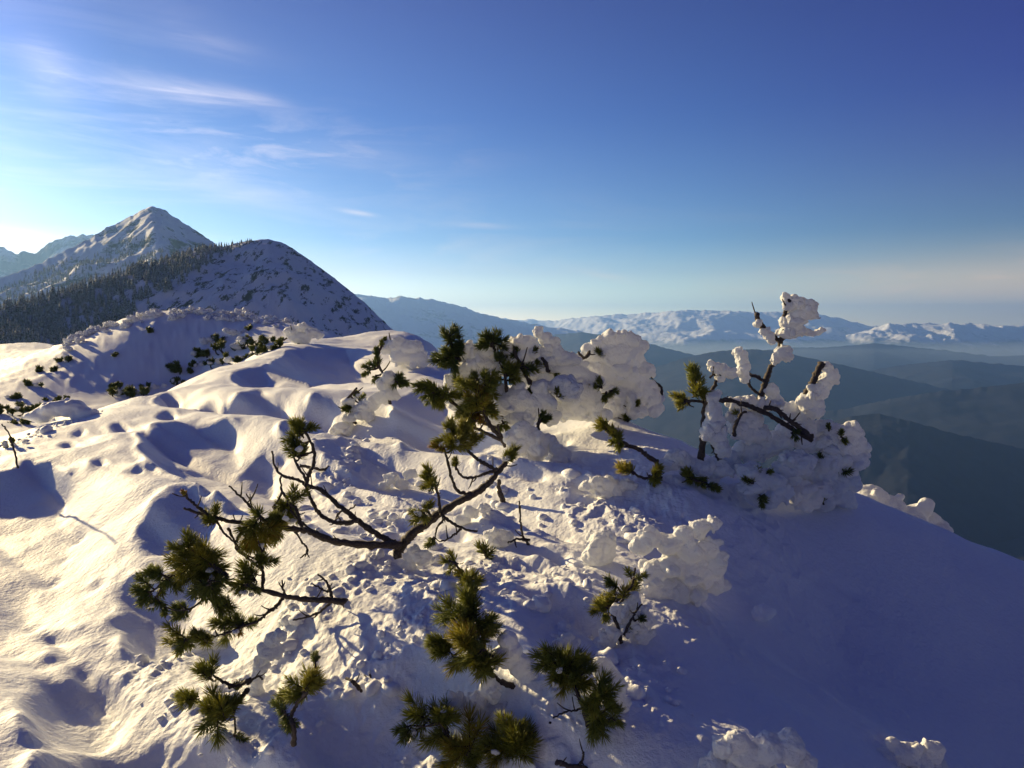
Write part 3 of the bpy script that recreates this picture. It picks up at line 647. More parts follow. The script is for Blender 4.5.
b.limb([(200,580),(205,592),(214,604),(224,608)], 2.0, 1.1, (-.14, -.2), [(210,596,19,-.1,.9,.25,5),(222,606,15,.5,.5,.3,4)])
b.limb([(190,570),(176,574),(165,577)], 1.8, 1.1, (-.12, -.15), [(154,577,15,-1,.1,.12,5),(143,594,15,-1,.4,.1,5),(150,602,12,-.7,.6,.15,3),(160,592,10,-.3,.7,.2,2)])
b.limb([(205,597),(195,606),(186,610)], 1.5, .9, (-.15, -.2), [(178,611,15,-1,.2,.12,4),(164,612,8,-.5,1,.15,2)])
b.limb([(240,628),(228,633),(215,636),(204,634)], 1.6, 1.0, (-.2, -.25), [(196,636,14,-.6,-.3,.5,4),(176,640,16,-1,.1,.55,4),(188,646,11,0,1,.3,3),(202,626,10,-.2,-1,.5,2)])
# --- pine fans at the lower left edge of the group
D3 = min(gd(250, 684), 2.75); print('D3', D3)
c = Shrub('mountain_pine', 'low dwarf pine sprig at bottom left, three dark tufts on a forked stem', 'pine', (250, 682), D3)
c.limb([(250,679),(242,684),(233,686),(222,681),(213,675)], 2.6, 1.3, (0, .02), [(203,670,16,-.8,-.7,.4,4),(236,686,9,.6,-.3,.45,2)])
c.limb([(247,690),(240,700),(230,711),(222,718)], 3.4, 1.6, (-.02, -.1), [(214,702,24,-.5,-.6,.5,6),(184,700,17,-1,-.1,.45,5),(207,728,21,-.7,.8,.3,6),(226,712,15,.2,.4,.35,4)])
c.limb([(236,700),(234,716),(236,730)], 1.8, 1.0, (-.05, -.08), [(236,742,11,.1,1,.15,3)])
c.limb([(248,684),(257,677),(263,679)], 1.8, 1.0)
D4 = min(gd(300, 742), 2.36); print('D4', D4)
e = Shrub('mountain_pine', 'small drooping dwarf pine sprig at bottom left center, its tip bent over', 'pine', (300, 740), D4)
e.limb([(293,745),(294,730),(291,716),(298,702),(308,690),(314,678),(315,666),(311,657)], 3.2, 1.4, (0, .1), [(317,681,18,.5,-.3,.65,6),(296,692,17,-.9,.2,.45,5),(284,700,13,-.8,.4,.35,4),(283,720,13,-.3,.8,.12,5),(290,728,9,.1,1,.1,3),(312,657,9,-.6,-.9,.05,2)])
# small bare twigs in the lower snow
t = Shrub('dead_twig', 'short dark curved twig poking from snow between the two bottom left sprigs and the center', 'twig', (358, 690)); t.limb([(362,692),(357,686),(352,681),(346,678)], 3.2, 1.4, (0, .02)); t.limb([(366,692),(371,684),(370,674)], 2.2, 1.1, (0, .05))
for k, (bp, pts, lab, w) in enumerate([((504,506), [(505,508),(502,498),(499,492),(499,480)], 'stubby vertical stump of broken stem standing alone on sunlit snow in the center', 3.8),
      ((526,545), [(530,546),(524,538),(521,527),(520,514),(519,501)], 'thin upright bare twig beside the short stump, forked at its foot', 1.6),
      ((455,565), [(473,563),(462,564),(456,568)], 'little bare twig lying across crumbled snow below the main limbs', 1.4),
      ((20,470), [(18,468),(14,450),(8,432),(2,424)], 'thin bare stem leaning at the far left edge of the snow', 1.2),
      ((332,466), [(300,466),(310,467),(322,470),(330,466)], 'dark twig end lying on the snow left of the tufted limbs', 2.0),
      ((524,742), [(520,745),(532,735),(545,728),(551,722)], 'thick dark stem surfacing at the bottom edge between two leafy sprigs', 3.4)]):
    t = Shrub('dead_twig', lab, 'twig', bp)
    t.limb(pts, w, w*.6, (0, .02), stubs=(2 if k in (1, 2) else 0))
    if k == 1: t.limb([(530,540),(518,539),(508,543)], 1.5, 1.0, (0, -.05))
# --- bottom centre sprigs
D5 = gd(513, 688); print('D5', D5)
f = Shrub('mountain_pine', 'upright leafy dwarf pine sprig in the bottom center, its needles fanning up and left', 'pine', (513, 688), D5)
f.limb([(516,692),(512,686),(500,681),(492,674),(487,658),(483,640),(477,622),(472,603)], 4.2, 1.6, (0, .1), [(473,600,22,.0,-1,.35,5),(484,622,20,.5,-.8,.4,4),(462,615,18,-.5,-.7,.35,4),(446,612,19,-1,-.7,.3,4),(494,622,12,1,-.3,.3,2)])
f.limb([(486,655),(470,648),(456,644)], 2.4, 1.4, (.05, .0), [(458,640,22,-.8,-.4,.7,5),(435,646,19,-1,-.2,.35,5),(440,660,15,-1,.3,.3,3),(468,632,18,-.2,-.9,.75,4)])
f.limb([(492,674),(484,668),(474,664)], 2.0, 1.3, (.02, -.06), [(476,664,20,-.6,.3,.5,5),(486,655,18,.2,-.5,.55,4),(468,656,18,-.8,.4,.4,4),(482,678,13,.3,.8,.3,3)])
f.limb([(474,598),(470,588),(462,580)], 1.8, 1.1, (.1, .2), [(473,578,14,.5,-.6,.5,3)])
D5b = gd(480, 590)
f2 = Shrub('mountain_pine', 'tiny two tufted pine shoot in crumbled snow above the upright sprig', 'pine', (478, 585), D5b)
f2.limb([(478,592),(474,582),(466,575),(455,564),(449,560)], 2.0, 1.2, (0, .02), [(448,562,12,-1,-.3,.5,3),(467,572,13,-.2,-.5,.6,4),(474,584,12,0,.6,.4,3)])
f3 = Shrub('mountain_pine', 'single small pine tuft poking from snow right of the main limbs foot', 'pine', (485, 556), gd(485, 558))
f3.limb([(486,558),(484,550),(484,545)], 1.4, 1.0, (0, 0), [(484,548,12,-.1,-.8,.35,3)])
D6 = gd(478, 766, 2.2); print('D6', D6)
h = Shrub('mountain_pine', 'dense pair of bushy pine tufts cut by the bottom edge', 'pine', (490, 790), D6-.05)
h.limb([(560,790),(520,778),(490,770),(470,757),(452,742),(440,722)], 3.6, 1.8, (0, .12), [(412,720,22,-1,-.3,.35,4),(400,728,14,-1,.2,.25,2),(441,708,18,.1,-1,.4,4),(432,730,22,-.8,.1,.45,5),(452,742,24,-.5,-.2,.75,5),(446,756,22,-.8,.5,.4,4),(470,752,20,.1,-.6,.45,4),(480,762,16,.3,.3,.4,3)])
h.limb([(560,790),(530,785),(516,775),(510,758),(512,745)], 3.4, 2.0, (0, .05), [(511,735,29,.1,-1,.5,7),(494,742,22,-.7,-.5,.45,5),(528,740,22,.7,-.6,.5,5),(512,760,25,.0,.4,.72,5),(505,722,16,-.4,-1,.4,3)])
D7 = gd(590, 735); print('D7', D7)
i_ = Shrub('mountain_pine', 'leaning leafy pine sprig at bottom center right with a snow pad at its side', 'pine', (590, 738), D7)
i_.limb([(594,752),(590,735),(586,718),(580,700),(573,684),(564,670)], 4.2, 1.8, (0, .1), [(556,662,26,-.4,-1,.3,6),(546,656,18,-1,-.7,.35,3),(572,656,20,.3,-1,.35,4),(560,682,20,-.4,.3,.55,4),(574,676,22,.2,-.2,.5,5),(586,664,14,.7,-.8,.3,2)])
i_.limb([(588,722),(596,712),(600,702),(604,696)], 2.6, 1.4, (.0, -.04), [(606,692,20,.5,-.6,.4,5),(614,698,14,1,-.1,.35,3),(600,704,16,.3,.3,.45,3)])
i_.limb([(591,735),(599,730),(606,724)], 2.2, 1.4, (0, -.03), [(608,722,19,.6,.3,.35,5),(600,730,14,-.2,.9,.3,3),(618,716,12,1,-.2,.35,2)])
i_.limb([(584,706),(578,710),(566,712),(553,718)], 1.6, .9, (0, -.08), label='bare bent side twig')
i_.rime([(612,690,20,24,.12),(618,712,18,24,.12),(604,672,14,14,.14)], 1.1, knobs=.5, name='snow_pad', amp=.12)
t = Shrub('dead_twig', 'thick dark branch end crossing the bottom edge right of the bushy pair', 'twig', (580, 766), 2.3); t.limb([(556,762),(570,766),(585,768),(600,776)], 3.4, 2.4); t.limb([(580,764),(583,758),(583,752)], 1.8, 1.2)
# --- frosted sprig right of centre
D9 = gd(630, 640); print('D9', D9)
j = Shrub('mountain_pine', 'half frosted pine sprig with yellow green tufts, below the snow lumps right of center', 'pine', (630, 642), D9)
j.limb([(622,646),(618,628),(613,612),(618,600),(626,592),(632,585),(634,575),(635,568)], 2.8, 1.2, (0, .05), [(600,608,14,-.7,.2,.6,4),(609,598,13,-.4,-.4,.6,4),(613,582,12,-.6,-.8,.35,3),(623,590,13,.1,-.3,.8,3),(632,582,12,.1,-.6,.5,3),(635,572,10,.2,-1,.3,2),(604,618,9,-.6,.6,.4,2)])
j.rime([(632,602,10,9),(640,610,11,9),(622,612,9,9),(634,620,13,9),(645,622,10,9),(626,628,10,9),(612,632,10,8),(642,634,12,8),(606,640,11,9)], .8, amp=.38)
j.limb([(624,634),(630,622),(636,612),(642,604)], 1.8, 1.0, (-.03, -.05), [(630,626,10,.2,-.5,.1,2),(642,616,9,.6,-.5,.12,2)])
# --- the frosted tree against the valley
D8 = gd(765, 505); print('D8', D8)
D8 = min(max(D8, 4.6), 5.6)
k = Shrub('rime_pine', 'tall frosted pine with rime laden forked crown standing against the far valley', 'pine', (780, 470), D8)
k.limb([(752,440),(756,420),(760,400),(765,384),(769,371),(775,360),(779,350),(781,340)], 3.8, 2.6, (0, .03), stubs=1, name='trunk')
k.limb([(780,341),(773,337),(764,329),(759,321),(756,314)], 3.6, 3.0, (.02, .02), stubs=3); k.limb([(780,341),(785,334),(787,325),(784,317)], 3.4, 2.4, (.02, 0), stubs=2); k.limb([(784,317),(787,308),(789,300)], 2.6, 2.6, (0, -.02), stubs=2)
k.limb([(765,382),(758,377),(750,376),(749,384),(755,391),(763,397)], 2.0, 1.6, (0, -.02)); k.limb([(700,460),(703,440),(704,418),(706,402),(711,392),(717,381)], 4.4, 1.8, (-.1, -.1)); k.limb([(706,402),(696,401),(684,401)], 2.0, 1.3, (-.1, -.14), [(677,401,12,-1,0,.6,3),(681,408,8,-.5,.6,.6,2)])
k.limb([(705,405),(701,394),(697,384)], 2.4, 1.6, (-.1, -.12), [(691,374,13,-.4,-1,.3,4),(697,386,13,.1,-.4,.55,4),(702,392,9,.3,.4,.5,2)])
k.limb([(710,378),(716,373),(722,376)], 1.3, .9, (-.1, -.1)); k.limb([(706,403),(725,400),(742,404),(760,410),(778,420),(795,431),(812,440)], 2.6, 3.0, (-.08, -.12), stubs=5)
k.limb([(804,398),(811,386),(817,373),(822,363)], 3.6, 3.8, (0, -.02), stubs=1, name='broken_stub')
k.limb([(734,436),(736,424),(741,414),(746,412)], 2.2, 1.4, (-.16, -.18)); k.limb([(712,445),(715,452),(718,460)], 1.8, 1.4, (-.15, -.16))
k.limb([(764,408),(776,409),(786,418)], 2.8, 2.4, (-.14, -.16), stubs=3); k.limb([(786,418),(800,428),(812,438)], 2.6, 2.8, (-.16, -.16), stubs=4)
k.rime([(789,303,8,8),(798,303,11,8),(806,308,12,9),(812,315,7,6),(800,315,13,9),(793,322,12,10),(788,331,10,8),(798,330,9,7),(785,298,6,5)], .75, name='rime', amp=.22)
k.rime([(812,333,9,3),(820,331,7,3)], .7, name='rime', amp=.2)
k.rime([(765,332,5,4),(769,336,6,5),(759,324,4,4),(772,342,4,3)], .7, amp=.35); k.rime([(781,354,8,7),(787,356,7,7),(776,358,6,6),(785,350,6,5)], .7, amp=.35)
k.rime([(738,352,5,6),(741,360,6,8),(743,370,6,9),(744,379,4,5)], .7, dd=-.03, amp=.3); k.rime([(716,368,7,6),(724,371,8,7),(731,374,7,6),(711,364,4,4),(720,379,6,4)], .7, dd=-.1, amp=.35)
k.rime([(826,368,7,7),(829,377,10,8),(824,384,9,8),(818,393,12,10),(808,402,12,10),(835,372,4,3),(814,410,12,10),(835,382,4,3)], .75, name='rime', amp=.3)
k.rime([(772,392,7,9),(776,402,8,8)], .8, amp=.2)
k.rime([(713,398,7,8),(712,410,9,10),(713,424,10,11),(718,436,11,11),(708,434,8,9),(722,448,10,8)], .75, dd=-.16, amp=.3)
k.rime([(736,402,10,6),(748,402,10,7),(760,405,10,6),(773,404,9,6),(738,414,13,9),(752,420,14,11),(740,430,15,11),(758,434,14,10)], .8, poke=.4, dd=-.02, amp=.3)
k.rime([(788,410,12,8),(802,418,13,9),(815,428,13,10),(790,430,18,12),(772,446,22,14),(750,450,22,12),(806,442,18,12),(726,462,18,12),(705,470,14,10)], 1.0, poke=.5, dd=.12, name='snow_load', amp=.18, knobs=.7)
k.rime([(826,426,10,6),(838,430,12,8),(850,432,12,9),(856,444,11,10),(844,446,16,12),(828,444,14,12),(856,458,11,12),(848,468,13,13),(830,462,18,16),(852,482,12,12),(836,486,14,14),(818,478,16,14),(846,500,12,12),(824,500,14,12)], .9, poke=.35, dd=.06, amp=.3)
k.rime([(792,460,16,9),(800,468,14,9),(784,470,14,9),(806,462,11,8)], .9, dd=-.12, amp=.2, knobs=.8); k.rime([(748,472,14,11),(760,480,16,13),(772,482,14,11),(750,490,15,12),(766,498,16,12),(780,492,12,11)], .9, dd=-.2, name='rime', amp=.3)
k.rime([(822,490,9,8),(812,500,12,10),(800,490,13,12),(806,506,12,8),(790,478,13,12)], .9, dd=-.08, amp=.26)
k.tufts([(752,478,8,-.2,-.6,.35,2,-.28),(764,499,9,.3,.3,.3,2,-.3),(758,470,7,.4,-1,.3,1,-.28),(771,472,6,.8,-.2,.3,1,-.25),(843,431,7,0,-.6,.3,2,-.06),(829,427,5,0,-.6,.3,1,-.04),(797,436,7,.5,.2,.05,2,-.2)], k.root, k.d)
# lying tufted stick left of the frosted tree
D10 = gd(655, 478); print('D10', D10)
l = Shrub('mountain_pine', 'dark pine stick with small yellow green tufts, slanting left of the frosted tree', 'pine', (656, 470), D10)
l.limb([(662,464),(650,458),(640,450),(630,446),(620,441),(610,433),(602,427)], 3.2, 1.8, (0, -.05), [(599,426,11,-1,-.3,.6,3),(610,429,10,-.3,-.8,.65,3),(618,436,9,-.1,-.6,.4,2),(619,446,10,-.3,.8,.5,3)], stubs=3)
l.limb([(662,478),(652,478),(640,477),(630,471)], 2.0, 1.2, (-.1, -.12), [(627,465,13,-.5,-.5,.75,4),(656,471,11,.3,-1,.6,3),(654,479,9,.5,.5,.5,2)])
l2 = Shrub('mountain_pine', 'row of three tiny pine tufts in frost at the foot of the frosted tree', 'pine', (700, 486), gd(700, 490))
l2.limb([(713,486),(704,483),(694,480),(686,477)], 1.6, 1.0, (0, -.02), [(684,476,9,-1,-.3,.5,3),(693,482,10,0,.4,.4,3),(714,483,9,.8,-.3,.4,3),(700,476,7,.1,-1,.4,2)])
l2.rime([(706,470,10,9),(697,468,11,8),(684,462,11,8),(676,456,12,9),(668,464,11,8),(722,470,12,9)], .8, dd=.12, amp=.3)
# --- central frosted thicket
DC = min(max(gd(560, 435), 6.2), 8.); print('DC', DC)
m = Shrub('rime_pine', 'broad thicket of rime crusted pine in the center, tufts green on its left side', 'pine', (520, 430), DC)
m.limb([(520,425),(505,415),(497,400),(492,385)], 3.0, 1.8, (0, -.2)); m.limb([(548,420),(540,400),(530,380),(522,362)], 3.0, 2.0, (0, -.1)); m.limb([(500,430),(478,420),(462,410),(449,400),(443,396)], 2.6, 1.3, (-.2, -.3), [(420,384,13,-1,-.1,.15,4),(434,388,16,-.3,-.3,.3,4),(440,398,14,.1,.3,.4,4),(427,398,10,-.6,.4,.2,3),(452,392,13,.6,-.3,.35,3)])
m.limb([(476,370),(462,362),(452,350),(450,340)], 2.4, 1.4, (0, -.1), [(447,334,12,-.4,-.8,.05,3),(455,331,10,.7,-.6,.05,2),(449,350,16,-.3,-.3,.12,5),(458,344,14,.7,-.3,.12,4),(444,362,14,-.5,.3,.08,4),(454,362,12,.3,.4,.12,4)])
m.limb([(500,372),(496,356),(493,344)], 2.2, 1.4, (0, -.1), [(492,336,12,0,-1,.05,4),(500,340,11,.9,-.3,.08,3),(484,342,10,-.8,-.3,.08,3)])
m.limb([(506,446),(500,436),(490,426),(484,412),(480,396),(476,380)], 3.0, 1.6, (-.6, -.5), [(474,378,15,-.2,-1,.5,4),(490,376,13,.4,-.9,.35,4),(462,384,13,-.8,-.3,.4,3),(480,396,16,.1,-.3,.8,5),(468,402,15,-.6,.1,.6,4),(494,392,14,.6,-.1,.45,4),(478,414,16,.1,.2,.92,5),(464,416,12,-.7,.3,.45,3),(490,410,14,.5,.1,.6,4),(470,428,13,-.4,.5,.5,3)])
m.limb([(500,440),(488,434),(474,428),(466,424)], 2.2, 1.3, (-.6, -.55)); m.limb([(508,400),(506,386),(505,372)], 2.4, 1.6, (-.3, -.3), [(506,368,14,0,-1,.4,4),(515,372,12,.8,-.4,.35,3),(500,356,9,0,-1,.1,2)])
m.limb([(530,384),(524,372),(517,358),(514,350)], 2.4, 1.6, (-.25, -.25)); m.limb([(538,440),(538,425),(541,415)], 2.6, 2.0, (-.6, -.55), [(541,415,9,.2,-.9,.1,3)]); m.limb([(548,372),(546,364),(542,358)], 2.4, 1.8, (-.2, -.2))
m.tufts([(530,372,10,.2,.3,.12,3,-.25),(532,392,8,.2,.5,.1,2,-.25),(505,428,9,.2,.6,.3,2,-.4)], m.root, m.d)
m.rime([(470,352,13,10),(480,360,14,12),(468,368,14,12),(484,374,14,11),(474,384,14,10),(462,376,10,8),(488,350,10,8),(460,392,12,9),(452,380,10,8)], 1.0, poke=.5, amp=.2, knobs=.8)
m.rime([(508,350,10,10),(516,342,12,8),(524,344,12,9),(532,352,12,10),(520,358,16,12),(508,366,16,13),(524,372,18,13),(538,364,13,11),(495,364,14,12)], 1.0, poke=.6, dd=.05, amp=.18, knobs=.7)
m.rime([(538,332,6,6),(545,337,8,6),(552,343,9,7),(548,352,10,8),(556,352,10,8),(562,358,12,8),(548,362,12,8),(572,360,10,8)], .9, dd=.05, amp=.25)
m.rime([(560,368,20,11),(576,372,18,12),(588,380,15,12),(544,382,18,14),(560,388,22,15),(580,394,20,15),(592,402,14,13),(570,408,20,12),(600,416,14,10)], 1.1, poke=.3, dd=.1, name='snow_load', amp=.12, knobs=.6)
m.rime([(560,384,13,12,-.25),(571,392,14,12,-.3),(520,400,15,14,-.3),(508,404,13,13,-.3),(532,406,15,13,-.3),(520,418,17,12,-.3),(540,386,10,9,-.3),(545,400,13,11,-.3),(500,392,10,9,-.2),(548,416,14,10,-.2)], 1.0, poke=.5, name='rime', amp=.18, knobs=.7)
m.rime([(522,430,12,9),(530,438,13,11),(538,448,11,12),(522,446,13,12),(512,438,10,9),(528,458,9,7),(545,440,8,8)], .9, dd=-.7, amp=.15, knobs=.7, name='hanging_ice'); m.rime([(553,441,7,7),(556,450,9,9),(559,460,11,9),(558,470,9,7),(566,455,7,8)], .9, dd=-.7, amp=.15, knobs=.7, name='hanging_ice')
m.rime([(472,396,14,12),(486,404,14,12),(458,404,12,9),(494,418,12,10),(470,414,10,8),(505,424,10,8)], 1.0, dd=.0, amp=.2, knobs=.8)
DM = DC+.4
o_ = Shrub('rime_pine', 'rounded fully rimed pine hummock between the broad thicket and the tall frosted tree', 'pine', (622, 420), DM)
o_.limb([(622,424),(616,400),(610,380),(606,360)], 4.0, 2.4, (0, 0)); o_.limb([(660,400),(662,390),(658,384)], 2.0, 1.3)
o_.limb([(590,352),(584,358),(578,352)], 2.0, 1.4, (-.2, -.2))
o_.tufts([(598,382,8,-.2,-.3,.25,2,-.45),(612,396,8,.2,.5,.2,2,-.5),(604,398,8,-.2,.6,.3,2,-.5)], o_.root, o_.d)
o_.rime([(590,350,10,8),(600,346,11,8),(612,340,11,8),(622,338,12,8),(632,340,10,8),(640,348,9,8),(600,356,14,11),(616,354,18,13),(632,358,15,12),(596,370,12,12),(612,374,18,15),(630,376,18,15),(644,370,11,12),(604,390,15,13),(622,396,18,13),(642,390,15,13),(652,398,11,10),(612,408,18,11),(634,410,20,11),(656,410,12,9),(596,402,12,11),(582,360,9,6)], 1.05, poke=.45, amp=.22)
# left neighbours of the thicket
DN = min(gd(385, 425), 11.); print('DN', DN)
for bp, lab, rim, tf, dn in [
  ((386, 412), 'small snow crowned pine left of the thicket, dark tufts either side', [(388,377,8,8),(384,386,9,8),(390,394,10,8),(378,398,9,7),(370,404,11,8),(360,408,8,7),(366,414,12,7),(350,418,9,5)], [(372,362,9,-.4,-.6,.1,3),(378,352,7,.2,-1,.08,2),(384,342,5,.4,-1,.3,2),(402,376,9,.6,-.6,.1,3),(396,384,8,.2,.6,.1,3),(366,372,7,-.8,.3,.1,2),(378,380,6,.2,.6,.1,2)], [(390,404),(388,390),(384,376),(378,360),(382,346)]),
  ((350, 432), 'low frosted shoot with single upright twig, left of the small snow crowned pine', [(348,402,8,5),(356,412,9,8),(344,428,12,8),(352,438,8,8),(336,432,9,6)], [(346,410,8,-.8,.2,.15,3),(362,398,7,.3,-.6,.15,2)], [(356,424),(350,414),(346,402),(357,388)]),
  ((408, 368), 'snowy knoll top pine at the ridge, behind the small snow crowned pine', [(398,346,12,8),(410,348,14,8),(402,356,16,9),(416,358,14,9),(386,348,7,6)], [(384,340,6,-.2,-.8,.2,2),(386,350,6,-.5,.4,.15,2)], [(400,362),(394,350),(386,340)]),
  ((300, 344), 'rounded rime capped pine on the ridge top above the long blue shadow', [(292,332,9,6),(302,328,8,5),(312,333,9,6),(300,338,13,6),(318,336,5,4)], [(280,340,5,-.6,0,.1,2)], [(300,346),(296,338),(292,330)])]:
    d = gd(bp[0], bp[1], 30.); q = Shrub('rime_pine', lab, 'pine', bp, d); q.limb(dn, 2.0, 1.2, (0, 0), tf); q.rime(rim, .9, amp=.22, knobs=.8)
# --- snow lumps: snowed-in pine tops, each its own heap
lumps = [
 ('egg shaped snow lump standing alone right of the center', [(601,545,17,17),(598,556,20,12),(606,534,9,8)], .5),
 ('large knobbly snow heap right of center, above the half frosted sprig', [(640,546,15,11),(652,540,13,10),(668,546,14,11),(684,535,12,10),(700,528,12,9),(714,524,9,6),(690,550,17,14),(708,548,14,14),(716,562,14,15),(704,572,17,16),(716,582,12,14),(690,572,16,15),(672,566,18,13),(656,572,16,13),(662,588,18,14),(680,592,17,14),(696,592,15,12),(650,586,12,12)], .8),
 ('faint rounded lump in the shadow below the large knobbly heap', [(764,612,12,10),(758,616,11,8)], .3),
 ('lit snow lumps at the bottom edge, right of center', [(724,748,13,14),(736,742,15,12),(748,754,19,17),(768,750,22,18),(790,748,19,19),(800,766,18,12),(760,772,24,14),(714,768,20,12),(736,772,18,12)], .6),
 ('cluster of shaded snow lumps at the bottom edge near the right corner', [(885,757,14,10),(905,752,18,13),(920,760,14,13),(932,750,12,12),(896,768,18,9),(938,768,12,10),(870,770,14,7)], .5),
 ('spiky frost heap left of the slanting pine stick', [(588,486,10,6),(598,482,10,8),(608,484,11,9),(618,488,11,7),(604,492,14,6),(628,486,9,6)], 1.2),
 ('snow cushion beside the foot of the low bare limbs', [(414,556,9,10),(424,558,10,8),(408,566,10,7)], .8),
 ('snow pad between the stump and the upright bottom sprig', [(492,534,10,6),(504,536,9,6),(496,542,13,6)], .8),
 ('ragged frost ridge at bottom left between two pine sprigs', [(272,640,8,9),(280,636,8,7),(268,652,9,10),(262,664,9,10),(258,678,8,10),(256,690,10,8),(276,650,9,9)], 1.2),
 ('rough snow heap behind the bushy pair at the bottom', [(478,702,13,14),(488,690,11,11),(466,712,14,12),(455,700,10,9),(496,712,12,11),(476,722,16,12)], 1.0),
 ('pale snow pillar between the bottom center sprigs', [(506,640,12,10),(512,652,13,14),(520,664,13,14),(528,676,12,12),(502,656,12,12)], .3),
 ('small snow cap above the leaning sprig at bottom center', [(568,638,7,6),(563,644,10,7),(572,646,9,7)], .5),
 ('crusty frost heap under the lower left pine', [(190,626,12,8),(206,640,12,8),(160,610,10,6),(178,650,14,7),(224,646,12,7),(150,616,10,6)], 1.3),
 ('snow knobs on the sunlit slope below the small crowned pine', [(402,484,9,6),(392,478,10,6),(410,474,8,5),(384,486,8,5)], .6),
 ('domed snow hummock at the far left over a blue hollow', [(52,410,20,8),(68,408,22,8),(40,416,16,8),(84,414,16,8)], .15),
 ('broad frosted mound on the valley edge, right below the tall frosted tree', [(872,500,20,16),(892,506,22,15),(912,514,20,13),(930,521,16,10),(902,520,26,14),(880,515,24,16),(890,536,34,24),(925,542,30,22)], .9),
 ('frozen snow knobs below the broad thicket', [(470,512,9,6),(462,520,10,6),(484,508,8,5)], .6)]
for n_i, (lab, bl, kn) in enumerate(lumps):
    bx = np.mean([q[0] for q in bl]); by = max(q[1]+q[3]*.6 for q in bl); d = gd(bx, min(by, 764), 2.4) if 'valley edge' not in lab else 6.3
    o = make_rime('snow_lump', px_blobs(bl, d+(.02 if by < 740 else -.05)), M(1.0, d), None, M_RIME if kn > .45 else M_SNOW, amp=.1+.14*min(kn, 1), knobs=kn, seed=900+n_i, sm=4 if kn < .7 else 2, single=True)
    tag(o, lab, 'snow lump')
# --- small shrubs further off
def far_shrub(px, py, w, green, rimey, label, group=None, dd=0, name='dwarf_pine', knob=.8):
    d = gd(px, py, 20.)+dd; rg = np.random.default_rng(int(px*13+py)); root = thing(name, label, 'pine', P(px, py, d), group)
    nb = MB(); tb = MB(); g0 = P(px, py, d)
    for g in range(green):
        x = px+rg.uniform(-1, 1)*w; y = py-rg.uniform(.0, .75)*w*.55; r = rg.uniform(4.5, 8.5)*(w/22)**.3; D = d+rg.uniform(-.3, .3)*M(w, d); R_ = M(r, D); cc = P(x, y, D)
        tube(tb, catmull([g0+(cc-g0)*.3-np.array([0,0,R_]), cc-np.array([0,0,R_*.9]), cc], 3), M(1., D), M(.5, D), 5, rg=rg)
        for q in range(4):
            v = np.array([rg.normal()*.7, rg.normal()*.5, rg.uniform(.0, 1)]); v /= np.linalg.norm(v); needles(nb, cc-v*R_*.6, v, R_*1.1, R_*.55, 46, M(.32, D), rg.uniform(.02, .28), rg)
    if green: nb.build('needles', M_NEEDLE, root); tb.build('branch', M_BARK, root)
    if rimey:
        bl = [(px+rg.uniform(-1, 1)*w, py-rg.uniform(-.05, .7)*w*.5, rg.uniform(.2, .4)*w*.75, rg.uniform(.15, .3)*w*.7, rg.uniform(-.2, .3)*M(w, d)) for _ in range(rimey)]
        make_rime('rime', px_blobs(bl, d), M(1.0, d), root, M_RIME, amp=.25, knobs=knob, seed=int(px+py))
fs = [(228,352,16,7,5,'frosted dwarf pine with dark tufts at the start of the shrub belt left of center'),(252,346,16,6,4,'dark tufted dwarf pine in the middle of the shrub belt below the dome hill'),(264,352,12,7,1,'darkest tufted dwarf pine at the right end of the shrub belt'),
 (206,356,12,6,3,'dwarf pine with dark tufts at the left end of the shrub belt'),(240,362,14,4,4,'low snow bound pine in front of the shrub belt'),(180,372,14,6,3,'dark sparse dwarf pine on the edge of the left gully, lower of the pair'),(196,366,10,4,3,'small dwarf pine on the gully edge, next above the sparse one'),
 (128,396,14,7,3,'dark dwarf pine by the left gully with a snow cap on the right'),(116,388,8,4,1,'tiny dark pine just above the snow capped one by the left gully'),(150,388,12,2,5,'snow buried pine top on the lit edge right of the left gully'),
 (30,412,16,8,1,'dark green dwarf pine left of the domed hummock at the far left'),(8,414,14,7,1,'dark dwarf pine cut by the left edge of the picture'),(55,402,10,4,1,'small dark pine behind the domed hummock'),
 (18,446,12,2,4,'crusty snow clump with a few needles at the left edge below the dark pines'),(272,342,9,3,3,'small frosted pine just right of the shrub belt'),(214,342,14,2,7,'rimed white pine above the shrub belt, left one'),(236,334,14,1,7,'rimed white pine above the shrub belt, right one'),
 (364,398,8,2,3,'little frosted pine shoot between the crowned pine and the lit slope')]
fs += [(222,364,11,4,5,'half buried frosted pine just below the left end of the shrub belt'),(246,358,10,5,5,'frosted pine squeezed between the two largest tufted pines of the belt'),(176,384,9,3,4,'frosted sprig pair lowest on the gully edge'),
 (286,346,8,2,5,'rime crusted little pine at the foot of the rounded capped pine'),(140,394,9,5,4,'dark tuft wedged in rime beside the snow capped pine by the gully'),(20,424,10,5,3,'dark pine tuft under the dark green dwarf pine at far left')]
for q in fs: far_shrub(q[0], q[1], q[2]*1.12, *q[3:])
